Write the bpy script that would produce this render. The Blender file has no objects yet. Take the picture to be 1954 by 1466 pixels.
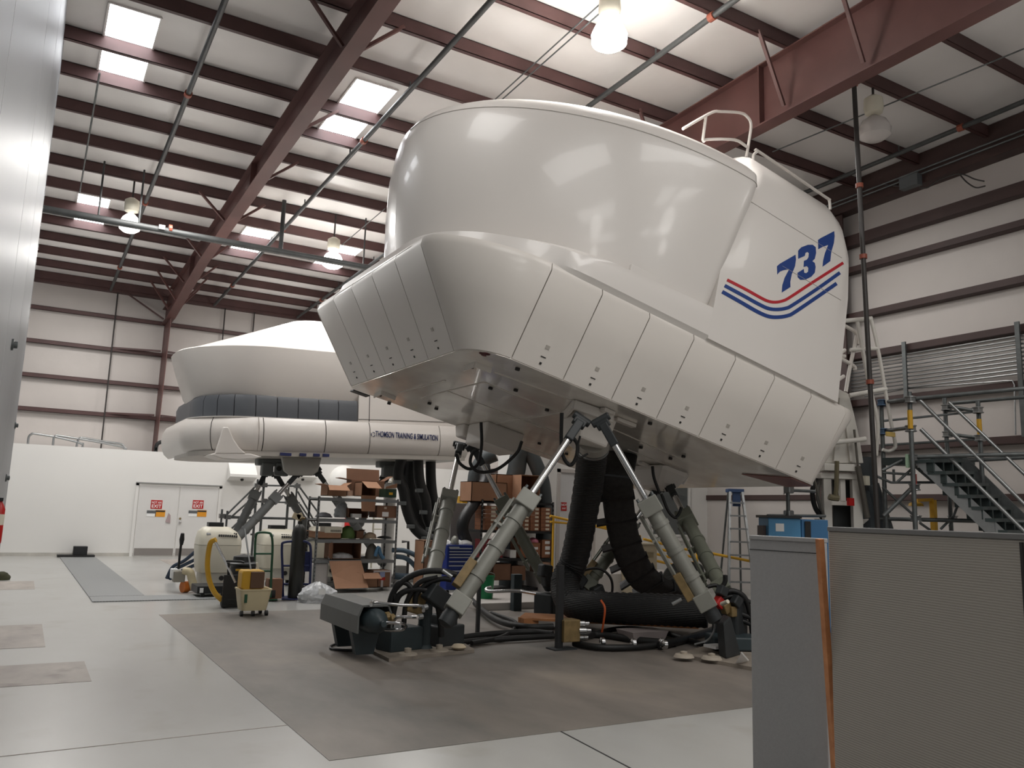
import bpy, bmesh, math, random
from mathutils import Vector, Matrix
random.seed(7)
SC = bpy.context.scene
COL = SC.collection
# ------------------------------------------------------------------ camera, world, lights, exposure
W_, H_, FPX = 1954.0, 1466.0, 1563.71
yaw, pitch, roll = math.radians(30.3), math.radians(9.0), math.radians(1.8)
CAM = Vector((0, 0, 1.6))
def _cam_axes():
    ca, sa, cb, sb, cc, sc = math.cos(yaw), math.sin(yaw), math.cos(pitch), math.sin(pitch), math.cos(roll), math.sin(roll)
    A = Matrix(((1, 0, 0), (0, 0, -1), (0, 1, 0)))
    Ry = Matrix(((ca, 0, -sa), (0, 1, 0), (sa, 0, ca)))
    Rx = Matrix(((1, 0, 0), (0, cb, sb), (0, -sb, cb)))
    Rz = Matrix(((cc, -sc, 0), (sc, cc, 0), (0, 0, 1)))
    return Rz @ Rx @ Ry @ A
MI = _cam_axes()
MW = MI.transposed()
cam_d = bpy.data.cameras.new('camera'); cam = bpy.data.objects.new('camera', cam_d); COL.objects.link(cam)
cam_d.sensor_width = 36; cam_d.lens = 36 * FPX / W_; cam_d.clip_end = 200; cam_d.clip_start = 0.05
_r = MW @ Vector((1, 0, 0)); _d = MW @ Vector((0, 1, 0)); _f = MW @ Vector((0, 0, 1))
cam.matrix_world = Matrix(((_r.x, -_d.x, -_f.x, CAM.x), (_r.y, -_d.y, -_f.y, CAM.y), (_r.z, -_d.z, -_f.z, CAM.z), (0, 0, 0, 1)))
SC.camera = cam
SC.view_settings.view_transform = 'Standard'; SC.view_settings.look = 'None'
SC.view_settings.gamma = 1; SC.view_settings.use_curve_mapping = False
SC.view_settings.exposure = 0.07
world = bpy.data.worlds.new('world'); SC.world = world; world.use_nodes = True
bg = world.node_tree.nodes['Background']; bg.inputs['Color'].default_value = (0.96, 0.98, 1.0, 1); bg.inputs['Strength'].default_value = 0.26
def point_light(name, loc, power, r=0.18, col=(1, 0.97, 0.93)):
    l = bpy.data.lights.new(name, 'POINT'); l.energy = power; l.shadow_soft_size = r; l.color = col
    o = bpy.data.objects.new(name, l); COL.objects.link(o); o.location = loc; return o
def area_light(name, loc, power, sx, sy, rot=(0, 0, 0), col=(1, 0.98, 0.95)):
    l = bpy.data.lights.new(name, 'AREA'); l.shape = 'RECTANGLE'; l.size = sx; l.size_y = sy; l.energy = power; l.color = col
    o = bpy.data.objects.new(name, l); COL.objects.link(o); o.location = loc; o.rotation_euler = rot; return o
# the hall's high-bay lamps: the ones in view light from their own globes, unseen rows hang behind and above the camera; lights without lamps are added fill
LAMP_W = 125
for x, y in ((3.5, -3.0), (10.0, -3.0), (3.5, -9.0), (10.0, -9.0), (3.4, 3.0), (8.0, 3.0)):
    area_light('lamp_or_fill_light', (x, y, 8.2), LAMP_W, 3.2, 2.2)
for x, y, p in ((11.6, 10.5, 75), (12.0, 19.5, 130), (2.8, 8.0, 45), (6.5, 25.2, 165), (1.0, 24.8, 175), (1.9, 17.5, 165), (11.5, 25.5, 140), (6.4, 15.5, 150)):
    area_light('lamp_or_fill_light', (x, y, 8.1), p, 1.6, 1.6)  # added fill panels without fixtures, standing in for lamp rows deeper in the hall
for x, y, p in ((3.5, -4.0, 45), (10.0, -4.0, 45), (4.5, 1.5, 40), (8.5, 1.0, 40), (10.6, 4.6, 22), (1.9, 14.6, 30), (6.0, 14.6, 40), (11.6, 15.5, 22), (2.0, 19.5, 45), (6.5, 20.5, 45), (11.0, 22.0, 35), (1.2, 25.5, 40), (6.5, 26.0, 40)):
    point_light('lamp_or_fill_light', (x, y, 6.6), p, .35)  # added fill points without lamps, to brighten the ceiling and walls

# ------------------------------------------------------------------ pixel <-> place helpers (measured positions)
def ray(px, py): return MW @ Vector((px - W_ / 2, py - H_ / 2, FPX))
def on(px, py, ax, val):
    d = ray(px, py); return CAM + d * ((val - CAM[ax]) / d[ax])
def AX(px, py, v): return on(px, py, 0, v)
def AY(px, py, v): return on(px, py, 1, v)
def AZ(px, py, v): return on(px, py, 2, v)
def PD(px, py, depth): return CAM + ray(px, py) * (depth / FPX)
ROOF_C = 9.019
def roof_z(y): return ROOF_C - .02 * y              # underside of the purlins
def ARoof(px, py, off=0.0):
    d = ray(px, py); n = Vector((0, .02, 1)); return CAM + d * ((ROOF_C + off - n.dot(CAM)) / n.dot(d))

# ------------------------------------------------------------------ materials
def lin(c):
    return tuple(((v / 255) / 12.92 if v / 255 <= .04045 else ((v / 255 + .055) / 1.055) ** 2.4) for v in c) + (1,)
MATS = {}
def mat(name, rgb, rough=.5, metal=0, var=.06, scale=3.0, bump=0, bscale=40, coat=0, rgb2=None, detail=4, spec=.5, lo=.35, hi=.7):
    if name in MATS: return MATS[name]
    m = bpy.data.materials.new(name); m.use_nodes = True; nt = m.node_tree; b = nt.nodes['Principled BSDF']
    c = lin(rgb); c2 = lin(rgb2) if rgb2 else tuple(max(0, v * (1 - var)) for v in c[:3]) + (1,)
    tc = nt.nodes.new('ShaderNodeTexCoord'); nz = nt.nodes.new('ShaderNodeTexNoise'); nz.inputs['Scale'].default_value = scale; nz.inputs['Detail'].default_value = detail
    rp = nt.nodes.new('ShaderNodeValToRGB'); rp.color_ramp.elements[0].position = lo; rp.color_ramp.elements[1].position = hi
    rp.color_ramp.elements[0].color = c2; rp.color_ramp.elements[1].color = c
    nt.links.new(tc.outputs['Object'], nz.inputs['Vector']); nt.links.new(nz.outputs['Fac'], rp.inputs['Fac']); nt.links.new(rp.outputs['Color'], b.inputs['Base Color'])
    b.inputs['Roughness'].default_value = rough; b.inputs['Metallic'].default_value = metal; b.inputs['Specular IOR Level'].default_value = spec
    if coat: b.inputs['Coat Weight'].default_value = coat; b.inputs['Coat Roughness'].default_value = .06
    if bump:
        n2 = nt.nodes.new('ShaderNodeTexNoise'); n2.inputs['Scale'].default_value = bscale; n2.inputs['Detail'].default_value = 5
        bp = nt.nodes.new('ShaderNodeBump'); bp.inputs['Strength'].default_value = bump; bp.inputs['Distance'].default_value = .02
        nt.links.new(tc.outputs['Object'], n2.inputs['Vector']); nt.links.new(n2.outputs['Fac'], bp.inputs['Height']); nt.links.new(bp.outputs['Normal'], b.inputs['Normal'])
    MATS[name] = m; return m
def emis(name, rgb, strength):
    if name in MATS: return MATS[name]
    m = bpy.data.materials.new(name); m.use_nodes = True; b = m.node_tree.nodes['Principled BSDF']
    b.inputs['Base Color'].default_value = lin(rgb); b.inputs['Emission Color'].default_value = lin(rgb); b.inputs['Emission Strength'].default_value = strength
    MATS[name] = m; return m
SIMW = mat('sim_white_paint', (219, 214, 209), .3, var=.03, scale=.8, coat=.25)
SIMW2 = mat('sim_panel_paint', (220, 214, 207), .36, var=.03, scale=.9, coat=.1)
SIMF = mat('far_sim_paint', (210, 204, 198), .35, var=.03, scale=.9, coat=.15)
UNDER = mat('underside_metal', (246, 241, 234), .24, metal=.3, rgb2=(222, 216, 207), scale=1.6, detail=6, coat=.6)
BLUE = mat('decal_blue', (30, 62, 128), .35, var=.05); RED = mat('decal_red', (178, 36, 48), .35, var=.05)
DARK = mat('dark_gap', (38, 36, 35), .7)
BAND = mat('charcoal_band', (74, 77, 82), .45, var=.15, scale=1.2)
STEEL = mat('red_oxide_steel', (100, 66, 62), .5, var=.25, scale=1.2)
GIRT = mat('dark_girt_steel', (72, 52, 49), .55, var=.25, scale=1.5)
STEELD = mat('red_oxide_purlin', (84, 56, 54), .55, var=.25, scale=1.5)
CEIL = mat('roof_insulation', (238, 234, 231), .45, var=.06, scale=1.0, bump=.25, bscale=5)
WALLI = mat('wall_insulation', (204, 197, 192), .5, var=.08, scale=.7, bump=.25, bscale=4)
WHITE = mat('white_wall_paint', (228, 226, 222), .45, var=.03, scale=.5)
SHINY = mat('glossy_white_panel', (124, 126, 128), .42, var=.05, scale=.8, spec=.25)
GREYW = mat('grey_wall_paint', (196, 190, 185), .5, var=.04)
ALU = mat('galvanised_tube', (166, 168, 168), .33, metal=.75, var=.2, scale=6)
ALUD = mat('weathered_tube', (112, 116, 116), .45, metal=.6, var=.3, scale=6)
CHROME = mat('chrome_rod', (206, 206, 206), .16, metal=.95, var=.05)
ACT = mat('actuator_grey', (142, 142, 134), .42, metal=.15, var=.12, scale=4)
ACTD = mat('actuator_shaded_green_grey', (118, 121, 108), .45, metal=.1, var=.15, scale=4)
CASTD = mat('dark_casting', (46, 50, 52), .5, var=.3, scale=5)
TEAL = mat('dark_teal_paint', (50, 62, 66), .45, var=.2, scale=4)
BLACK = mat('black_rubber', (24, 24, 24), .55, var=.3, scale=8)
BLKP = mat('black_plastic', (30, 31, 33), .45, var=.2, scale=6)
BRASS = mat('tan_brass', (140, 118, 78), .5, metal=.2, var=.3, scale=10)
CARD = mat('cardboard', (166, 124, 96), .8, var=.12, scale=3); CARDD = mat('cardboard_inner', (128, 86, 62), .85, var=.12, scale=3)
CARD2 = mat('cardboard_brown', (134, 97, 75), .8, var=.12, scale=3)
GREY = mat('shelf_grey', (136, 138, 138), .5, metal=.2, var=.08)
BLUEP = mat('tool_chest_blue', (28, 50, 128), .35, var=.12); HAND = mat('drawer_handle', (200, 202, 206), .3, metal=.6)
GREEN = mat('bucket_green', (18, 130, 78), .4, var=.08); CREAM = mat('cream_plastic', (222, 216, 198), .4, var=.05)
BEIGE = mat('beige_plastic', (214, 200, 164), .45, var=.08); YEL = mat('yellow_plastic', (206, 158, 40), .45, var=.12)
YELR = mat('rail_yellow', (232, 178, 52), .45, var=.06); ORNG = mat('orange_plastic', (214, 120, 44), .5, var=.1)
TAN = mat('beige_cabinet', (186, 172, 146), .5, var=.05); CABB = mat('cabinet_blue', (78, 142, 186), .4, var=.08)
NAVY = mat('navy_paint', (36, 44, 92), .45, var=.15); GRNP = mat('green_paint', (36, 84, 56), .45, var=.15)
PAPER = mat('white_paper', (238, 238, 236), .7, var=.02); STK = mat('yellow_sticker', (236, 206, 40), .6, var=.03)
REDP = mat('extinguisher_red', (188, 34, 32), .35, var=.1); PINK = mat('pink_plastic', (214, 130, 150), .5, var=.1)
PLY = mat('plywood', (172, 116, 72), .65, var=.2, scale=6); WOOD = mat('cedar_strip', (212, 146, 96), .6, rgb2=(176, 112, 68), scale=9)
CUB = mat('grey_fabric_panel', (168, 167, 167), .85, var=.06, scale=60, bump=.15, bscale=260)
BAGM = mat('clear_plastic_bag', (208, 210, 212), .2, var=.25, scale=12, bump=.6, bscale=14)
SLATE = mat('slate_column', (78, 84, 88), .5, var=.15); DPIPE = mat('dark_riser_pipe', (58, 54, 52), .5, var=.25)
GRNPIPE = mat('sprinkler_pipe', (70, 72, 72), .5, var=.3, scale=5); COUP = mat('orange_coupling', (150, 78, 58), .5, var=.2)
def ribbed(name, rgb, vec_axis_scale, direction='Z', strength=.5, rough=.7, rgb2=None, profile='SIN'):
    m = bpy.data.materials.new(name); m.use_nodes = True; nt = m.node_tree; b = nt.nodes['Principled BSDF']
    tc = nt.nodes.new('ShaderNodeTexCoord'); wv = nt.nodes.new('ShaderNodeTexWave'); wv.wave_type = 'BANDS'; wv.bands_direction = direction; wv.wave_profile = profile
    wv.inputs['Scale'].default_value = vec_axis_scale; wv.inputs['Distortion'].default_value = .6; wv.inputs['Detail'].default_value = 2
    rp = nt.nodes.new('ShaderNodeValToRGB'); rp.color_ramp.elements[0].color = lin(rgb2 or tuple(v * .8 for v in rgb)); rp.color_ramp.elements[1].color = lin(rgb)
    bp = nt.nodes.new('ShaderNodeBump'); bp.inputs['Strength'].default_value = strength; bp.inputs['Distance'].default_value = .01
    nt.links.new(tc.outputs['Object'], wv.inputs['Vector']); nt.links.new(wv.outputs['Fac'], rp.inputs['Fac']); nt.links.new(rp.outputs['Color'], b.inputs['Base Color'])
    nt.links.new(wv.outputs['Fac'], bp.inputs['Height']); nt.links.new(bp.outputs['Normal'], b.inputs['Normal']); b.inputs['Roughness'].default_value = rough
    MATS[name] = m; return m
CUBR = ribbed('ribbed_fabric_panel', (172, 166, 157), 27, 'Z', .18, .85, (154, 148, 140))
TREAD = ribbed('tread_plate', (146, 148, 148), 14, 'DIAGONAL', .5, .5, (124, 126, 126))
# floor: worn light grey paint and bare dark concrete
def floor_mat(name, a, b_, c_, rough, s1, s2, coat=0, lo=.3, hi=.7):
    m = bpy.data.materials.new(name); m.use_nodes = True; nt = m.node_tree; b = nt.nodes['Principled BSDF']
    tc = nt.nodes.new('ShaderNodeTexCoord')
    n1 = nt.nodes.new('ShaderNodeTexNoise'); n1.inputs['Scale'].default_value = s1; n1.inputs['Detail'].default_value = 7; n1.inputs['Roughness'].default_value = .62
    n2 = nt.nodes.new('ShaderNodeTexNoise'); n2.inputs['Scale'].default_value = s2; n2.inputs['Detail'].default_value = 6
    mp = nt.nodes.new('ShaderNodeMapping'); mp.inputs['Scale'].default_value = (1, .45, 1)
    r1 = nt.nodes.new('ShaderNodeValToRGB'); r1.color_ramp.elements[0].position = lo; r1.color_ramp.elements[1].position = hi
    r1.color_ramp.elements[0].color = lin(b_); r1.color_ramp.elements[1].color = lin(a)
    r2 = nt.nodes.new('ShaderNodeValToRGB'); r2.color_ramp.elements[0].position = .58; r2.color_ramp.elements[1].position = .78
    r2.color_ramp.elements[0].color = (0, 0, 0, 1); r2.color_ramp.elements[1].color = (.75, .75, .75, 1)
    mx = nt.nodes.new('ShaderNodeMix'); mx.data_type = 'RGBA'; mx.inputs[7].default_value = lin(c_)
    nt.links.new(tc.outputs['Object'], mp.inputs['Vector']); nt.links.new(mp.outputs['Vector'], n1.inputs['Vector']); nt.links.new(tc.outputs['Object'], n2.inputs['Vector'])
    nt.links.new(n1.outputs['Fac'], r1.inputs['Fac']); nt.links.new(n2.outputs['Fac'], r2.inputs['Fac'])
    nt.links.new(r2.outputs['Color'], mx.inputs[0]); nt.links.new(r1.outputs['Color'], mx.inputs[6]); nt.links.new(mx.outputs[2], b.inputs['Base Color'])
    b.inputs['Roughness'].default_value = rough
    if coat: b.inputs['Coat Weight'].default_value = coat; b.inputs['Coat Roughness'].default_value = .12
    MATS[name] = m; return m
FLOORP = floor_mat('painted_floor', (177, 177, 174), (165, 164, 160), (146, 141, 131), .3, .9, 1.3, .25)
FLOORC = floor_mat('bare_concrete', (136, 127, 119), (86, 84, 80), (162, 151, 136), .5, .75, .45)
PATCH = floor_mat('bare_patch', (176, 168, 160), (150, 142, 136), (120, 110, 104), .6, 2.5, 3)

# ------------------------------------------------------------------ mesh builder
ORG = {}
class MB:
    def __init__(s): s.v = []; s.f = []; s.m = []
    def add(s, vs, fs, mi=0):
        o = len(s.v); s.v += [Vector(p) for p in vs]; s.f += [tuple(i + o for i in f) for f in fs]; s.m += [mi] * len(fs); return s
    def box(s, c, d, rot=None, mi=0):
        c = Vector(c); x, y, z = (k / 2 for k in d)
        vs = [Vector((a * x, b * y, e * z)) for e in (-1, 1) for a, b in ((-1, -1), (1, -1), (1, 1), (-1, 1))]
        if rot is not None: vs = [rot @ v for v in vs]
        return s.add([c + v for v in vs], [(3, 2, 1, 0), (4, 5, 6, 7), (0, 1, 5, 4), (1, 2, 6, 5), (2, 3, 7, 6), (3, 0, 4, 7)], mi)
    def lohi(s, lo, hi, mi=0):
        lo, hi = Vector(lo), Vector(hi); return s.box((lo + hi) / 2, hi - lo, None, mi)
    def beam(s, a, b, w, h, up=(0, 0, 1), mi=0):
        a, b = Vector(a), Vector(b); d = (b - a); L = d.length; d.normalize(); up = Vector(up)
        x = d.cross(up)
        if x.length < 1e-4: x = d.cross(Vector((1, 0, 0)))
        x.normalize(); z = x.cross(d)
        R = Matrix((x, d, z)).transposed()
        return s.box((a + b) / 2, (w, L, h), R, mi)
    def ring(s, c, ax, r, n, ref=None):
        ax = Vector(ax).normalized(); u = ref or (ax.cross(Vector((0, 0, 1))) if abs(ax.z) < .95 else ax.cross(Vector((1, 0, 0))))
        u = (u - ax * u.dot(ax)).normalized(); w = ax.cross(u)
        return [Vector(c) + u * (r * math.cos(2 * math.pi * i / n)) + w * (r * math.sin(2 * math.pi * i / n)) for i in range(n)]
    def loft(s, rings, caps=True, closed=True, mi=0):
        n = len(rings[0]); vs = [p for r in rings for p in r]; fs = []
        for k in range(len(rings) - 1):
            for i in range(n if closed else n - 1):
                j = (i + 1) % n; fs.append((k * n + i, k * n + j, (k + 1) * n + j, (k + 1) * n + i))
        if caps: fs.append(tuple(range(n))[::-1]); fs.append(tuple((len(rings) - 1) * n + i for i in range(n)))
        return s.add(vs, fs, mi)
    def cyl(s, a, b, r0, r1=None, n=16, mi=0):
        a, b = Vector(a), Vector(b); r1 = r0 if r1 is None else r1
        return s.loft([s.ring(a, b - a, r0, n), s.ring(b, b - a, r1, n)], mi=mi)
    def lathe(s, a, ax, prof, n=20, mi=0):
        a = Vector(a); ax = Vector(ax).normalized()
        return s.loft([s.ring(a + ax * h, ax, max(r, 1e-4), n) for r, h in prof], mi=mi)
    def tube(s, pts, r, n=8, mi=0, rad=None):
        pts = [Vector(p) for p in pts]; rings = []; ref = None
        for i, p in enumerate(pts):
            d = (pts[min(i + 1, len(pts) - 1)] - pts[max(i - 1, 0)]).normalized()
            if ref is None: ref = d.cross(Vector((0, 0, 1))) if abs(d.z) < .9 else d.cross(Vector((1, 0, 0)))
            ref = (ref - d * ref.dot(d)).normalized()
            rings.append(s.ring(p, d, rad[i] if rad else r, n, ref.copy()))
        return s.loft(rings, mi=mi)
    def prism(s, poly, off, mi=0):
        n = len(poly); vs = [Vector(p) for p in poly] + [Vector(p) + Vector(off) for p in poly]
        return s.add(vs, [tuple(range(n))[::-1], tuple(range(n, 2 * n))] + [(i, (i + 1) % n, n + (i + 1) % n, n + i) for i in range(n)], mi)
    def build(s, name, mats, parent=None, smooth=False, bevel=0, seg=2, ang=42):
        if not isinstance(mats, (list, tuple)): mats = [mats]
        if parent is not None: o0 = ORG[parent]
        else:
            lo = Vector([min(p[i] for p in s.v) for i in range(3)]); hi = Vector([max(p[i] for p in s.v) for i in range(3)])
            o0 = Vector(((lo.x + hi.x) / 2, (lo.y + hi.y) / 2, lo.z))
        me = bpy.data.meshes.new(name); me.from_pydata([p - o0 for p in s.v], [], s.f)
        for m in mats: me.materials.append(m)
        me.polygons.foreach_set('material_index', s.m)
        bm = bmesh.new(); bm.from_mesh(me); bmesh.ops.recalc_face_normals(bm, faces=bm.faces); bm.to_mesh(me); bm.free()
        o = bpy.data.objects.new(name, me); COL.objects.link(o)
        if parent is not None: o.parent = parent; ORG[o] = o0
        else: o.location = o0; ORG[o] = o0
        if bevel:
            b = o.modifiers.new('bevel', 'BEVEL'); b.width = bevel; b.segments = seg; b.limit_method = 'ANGLE'; b.angle_limit = math.radians(40); b.harden_normals = False
        if smooth:
            me.polygons.foreach_set('use_smooth', [True] * len(me.polygons))
            try: me.set_sharp_from_angle(angle=math.radians(ang))
            except Exception: pass
        return o
def tag(o, label, cat, group=None, kind=None):
    o['label'] = label; o['category'] = cat
    if group: o['group'] = group
    if kind: o['kind'] = kind
    return o
def thing(name, label, cat, loc=(0, 0, 0), group=None):
    o = bpy.data.objects.new(name, None); COL.objects.link(o); o.location = loc; o.empty_display_size = .1; ORG[o] = Vector(loc)
    return tag(o, label, cat, group)
def struct(o): o['kind'] = 'structure'; return o
def lab(o, s): o['label'] = s; return o
def dup(root, loc, label, rotz=0.0, group=None, scale=None):
    r = root.copy(); COL.objects.link(r); r.location = loc; r.rotation_euler = (0, 0, rotz); r['label'] = label
    if group: r['group'] = group
    if scale: r.scale = scale
    ORG[r] = Vector(loc)
    for ch in list(root.children):
        c = ch.copy(); COL.objects.link(c); c.parent = r
        for g in list(ch.children):
            d = g.copy(); COL.objects.link(d); d.parent = c
    return r
def bez(pts, n=10):
    "smooth curve through points (Catmull-Rom)"
    P = [Vector(p) for p in pts]; P = [P[0] * 2 - P[1]] + P + [P[-1] * 2 - P[-2]]; out = []
    for i in range(1, len(P) - 2):
        for k in range(n):
            t = k / n; a, b, c, d = P[i - 1], P[i], P[i + 1], P[i + 2]
            out.append(.5 * ((2 * b) + (c - a) * t + (2 * a - 5 * b + 4 * c - d) * t * t + (3 * b - a - 3 * c + d) * t ** 3))
    out.append(P[-2]); return out
def rrect(u0, u1, v0, v1, rad, n=10):
    "rounded rectangle, counter-clockwise from the near front corner; rad = (ru,rv) for near-front, near-rear, far-rear, far-front"
    out = []
    for (cu, cv, su, sv, a0), (ru, rv) in zip(((u0, v0, 1, 1, 180), (u1, v0, -1, 1, 270), (u1, v1, -1, -1, 0), (u0, v1, 1, -1, 90)), rad):
        for k in range(n + 1):
            a = math.radians(a0 + 90 * k / n); out.append((cu + su * ru + ru * math.cos(a), cv + sv * rv + rv * math.sin(a)))
    return out
def text_mesh(name, s, size, mat_, parent, origin, xdir, ydir, depth=.004, align='LEFT', bold=0.0, sx=1.0, fit=None):
    cu = bpy.data.curves.new(name, 'FONT'); cu.body = s; cu.size = size; cu.extrude = depth; cu.align_x = align; cu.offset = bold
    o = bpy.data.objects.new(name, cu); COL.objects.link(o); cu.materials.append(mat_)
    x = Vector(xdir).normalized(); y = Vector(ydir); y = (y - x * y.dot(x)).normalized(); z = x.cross(y)
    R = Matrix((x, y, z)).transposed().to_4x4()
    o0 = ORG[parent] if parent is not None else Vector()
    me = bpy.data.meshes.new_from_object(o.evaluated_get(bpy.context.evaluated_depsgraph_get())); me.name = name
    COL.objects.unlink(o); bpy.data.objects.remove(o); bpy.data.curves.remove(cu)
    o = bpy.data.objects.new(name, me); COL.objects.link(o)
    if fit: xs_ = [v.co.x for v in me.vertices]; sx = fit / (max(xs_) - min(xs_))
    o.matrix_world = Matrix.Translation(Vector(origin) - o0) @ R @ Matrix.Diagonal((sx, 1, 1, 1))
    if parent is not None: o.parent = parent
    return o

# ================================================================== THE HALL
XW, YB, YW = 15.15, 27.16, 29.2        # right wall, low back wall, upper back wall
SKY = [(.32, 1.05, 12.85, 13.86), (.32, 1.05, 14.02, 15.08), (4.2, 4.97, 12.85, 13.86), (4.2, 4.97, 14.02, 15.1), (.35, 1.06, 21.3, 22.15), (.35, 1.06, 22.35, 23.5),
       (4.26, 5.05, 21.3, 22.15), (4.26, 5.05, 22.35, 23.5), (6.65, 7.48, 21.3, 22.15), (6.65, 7.48, 22.35, 23.5)]
# floor: one slab with painted, bare and patched areas let in flush
def floor():
    xs = sorted({-6, -.9, 1.86, 30, 0.72, .40, .36}); m = MB()
    m.add([(-6, -14, 0), (XW + .2, -14, 0), (XW + .2, YW + .2, 0), (-6, YW + .2, 0)], [(0, 1, 2, 3)], 0)
    def slab(x0, x1, y0, y1, mi, z=.003): m.lohi((x0, y0, -.02), (x1, y1, z), mi)
    slab(1.865, 12.6, 5.36, 13.1, 1)
    for x0, x1, y0, y1 in ((-.9, .70, 8.5, 9.55), (-.9, .38, 10.6, 12.5), (-.9, .35, 17.3, 19.0)): slab(x0, x1, y0, y1, 2)
    slab(3.5, 6.5, 21.0, 25.6, 2)
    # expansion joint
    d = Vector((3.56, 4.43, 0)) - Vector((3.65, 5.36, 0)); a = Vector((3.65, 5.36, .001)); b = a + d * 6
    m.beam(a, b, .012, .004, mi=3)
    m.beam((-.2, 6.27, .001), (1.87, 6.33, .001), .008, .004, mi=4)
    return struct(m.build('floor', [FLOORP, FLOORC, PATCH, DARK, PATCH]))
floor()
def ceiling():
    m = MB(); z = lambda y: roof_z(y) + .23
    xs = sorted({-6.0, XW + .2, *[s[0] for s in SKY], *[s[1] for s in SKY]}); ys = sorted({-14.0, YW + .2, *[s[2] for s in SKY], *[s[3] for s in SKY]})
    for i in range(len(xs) - 1):
        for j in range(len(ys) - 1):
            cx, cy = (xs[i] + xs[i + 1]) / 2, (ys[j] + ys[j + 1]) / 2
            if any(s[0] < cx < s[1] and s[2] < cy < s[3] for s in SKY): continue
            m.add([(xs[i], ys[j], z(ys[j])), (xs[i + 1], ys[j], z(ys[j])), (xs[i + 1], ys[j + 1], z(ys[j + 1])), (xs[i], ys[j + 1], z(ys[j + 1]))], [(0, 1, 2, 3)])
    return struct(m.build('ceiling', CEIL))
ceiling()
# translucent roof lights, glowing with daylight
SKYM = emis('daylit_roof_panel', (250, 252, 255), 7.0)
for k, (x0, x1, y0, y1) in enumerate(SKY):
    m = MB(); n = 28
    top = [[(x0 + (x1 - x0) * i / n, y, roof_z(y) + .26 + .012 * math.cos(i * math.pi)) for i in range(n + 1)] for y in (y0, y1)]
    m.add(top[0] + top[1], [(i, i + 1, n + 2 + i, n + 1 + i) for i in range(n)])
    o = m.build('window_%d' % (k + 1), SKYM); struct(o)
    f = MB(); zc = lambda y: roof_z(y) + .235
    for a, b in (((x0, y0), (x1, y0)), ((x1, y0), (x1, y1)), ((x1, y1), (x0, y1)), ((x0, y1), (x0, y0))): f.beam((a[0], a[1], zc(a[1])), (b[0], b[1], zc(b[1])), .03, .06)
    f.build('window_curb', CEIL, o)
# purlins: C sections with their web towards the room
PUR = [29.02, 27.6, 26.2, 24.83, 23.42, 22.09, 20.68, 19.28, 17.88, 16.5, 15.12, 13.94, 12.3, 10.9, 9.5, 8.1, 6.7, 5.3, 3.9, 2.5]
for k, y in enumerate(PUR):
    m = MB(); z = roof_z(y)
    x0, x1 = (-5.5, XW - .08)
    m.lohi((x0, y - .10, z), (x1, y - .092, z + .225)); m.lohi((x0, y - .10, z), (x1, y - .02, z + .01)); m.lohi((x0, y - .10, z + .215), (x1, y - .02, z + .225)); m.lohi((x0, y - .025, z), (x1, y - .02, z + .03))
    if k == 0: m.lohi((x0, y - .1, z - .02), (x1, y + .12, z + .0))
    struct(m.build('ceiling_beam', STEELD))
# tapered portal frames
def frame(X, deep, name):
    m = MB(); ys = [-13.5, 8.0, 16.0, 22.5, 27.9]; dp = [deep + .06, deep, deep - .02, deep + .02, deep + .42]
    top = [Vector((X, y, roof_z(y) - .005)) for y in ys]; bot = [Vector((X, y, roof_z(y) - d)) for y, d in zip(ys, dp)]
    for i in range(len(ys) - 1):
        w = Vector((.006, 0, 0))
        m.prism([top[i] - w, top[i + 1] - w, bot[i + 1] - w, bot[i] - w], w * 2)
        m.beam(top[i] - Vector((0, 0, .01)), top[i + 1] - Vector((0, 0, .01)), .24, .02); m.beam(bot[i], bot[i + 1], .26, .022)
    for y in (-4, 1.2, 8.6, 16.8, 24.0):
        d = deep + (0.1 if y > 23 else 0)
        m.lohi((X - .12, y - .012, roof_z(y) - d + .02), (X + .12, y + .012, roof_z(y) - .02))
    r = struct(m.build('ceiling_beam', STEEL))
    c = MB(); zt = bot[-1].z
    c.prism([(X - .006, 28.72, 0), (X - .006, 29.05, 0), (X - .006, 29.05, roof_z(29)), (X - .006, 27.9, roof_z(28)), (X - .006, 27.9, zt)], (.012, 0, 0))
    c.beam((X, 28.72, 0), (X, 27.9, zt), .26, .022, up=(1, 0, 0)); c.beam((X, 29.05, 0), (X, 29.05, roof_z(29)), .26, .022, up=(1, 0, 0))
    for k in range(2): c.lohi((X - .13, 27.9, zt + .0 + k * .5), (X + .13, 29.04, zt + .02 + k * .5))
    struct(c.build('column', STEEL))
    # flange braces from bottom flange to purlins
    for y0, y1 in ((11.0, 10.85), (13.9, 13.9), (16.5, 16.45), (19.3, 19.2), (22.1, 22.0), (24.8, 24.75), (26.2, 26.15), (27.6, 27.55), (8.1, 8.05), (6.7, 6.65)):
        for sgn in ((-1, 1) if y0 not in (13.9, 16.5) else (1,)):
            b = MB(); d = deep + (.1 if y0 > 22 else 0) + (.2 if y0 > 25 else 0)
            b.beam((X + sgn * .12, y0, roof_z(y0) - d + .1), (X + sgn * .75, y1 - .05, roof_z(y1) + .06), .05, .05)
            struct(b.build('ceiling_brace_beam', STEEL))
frame(3.47, .56, 'left'); frame(9.53, 1.04, 'right')
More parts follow.
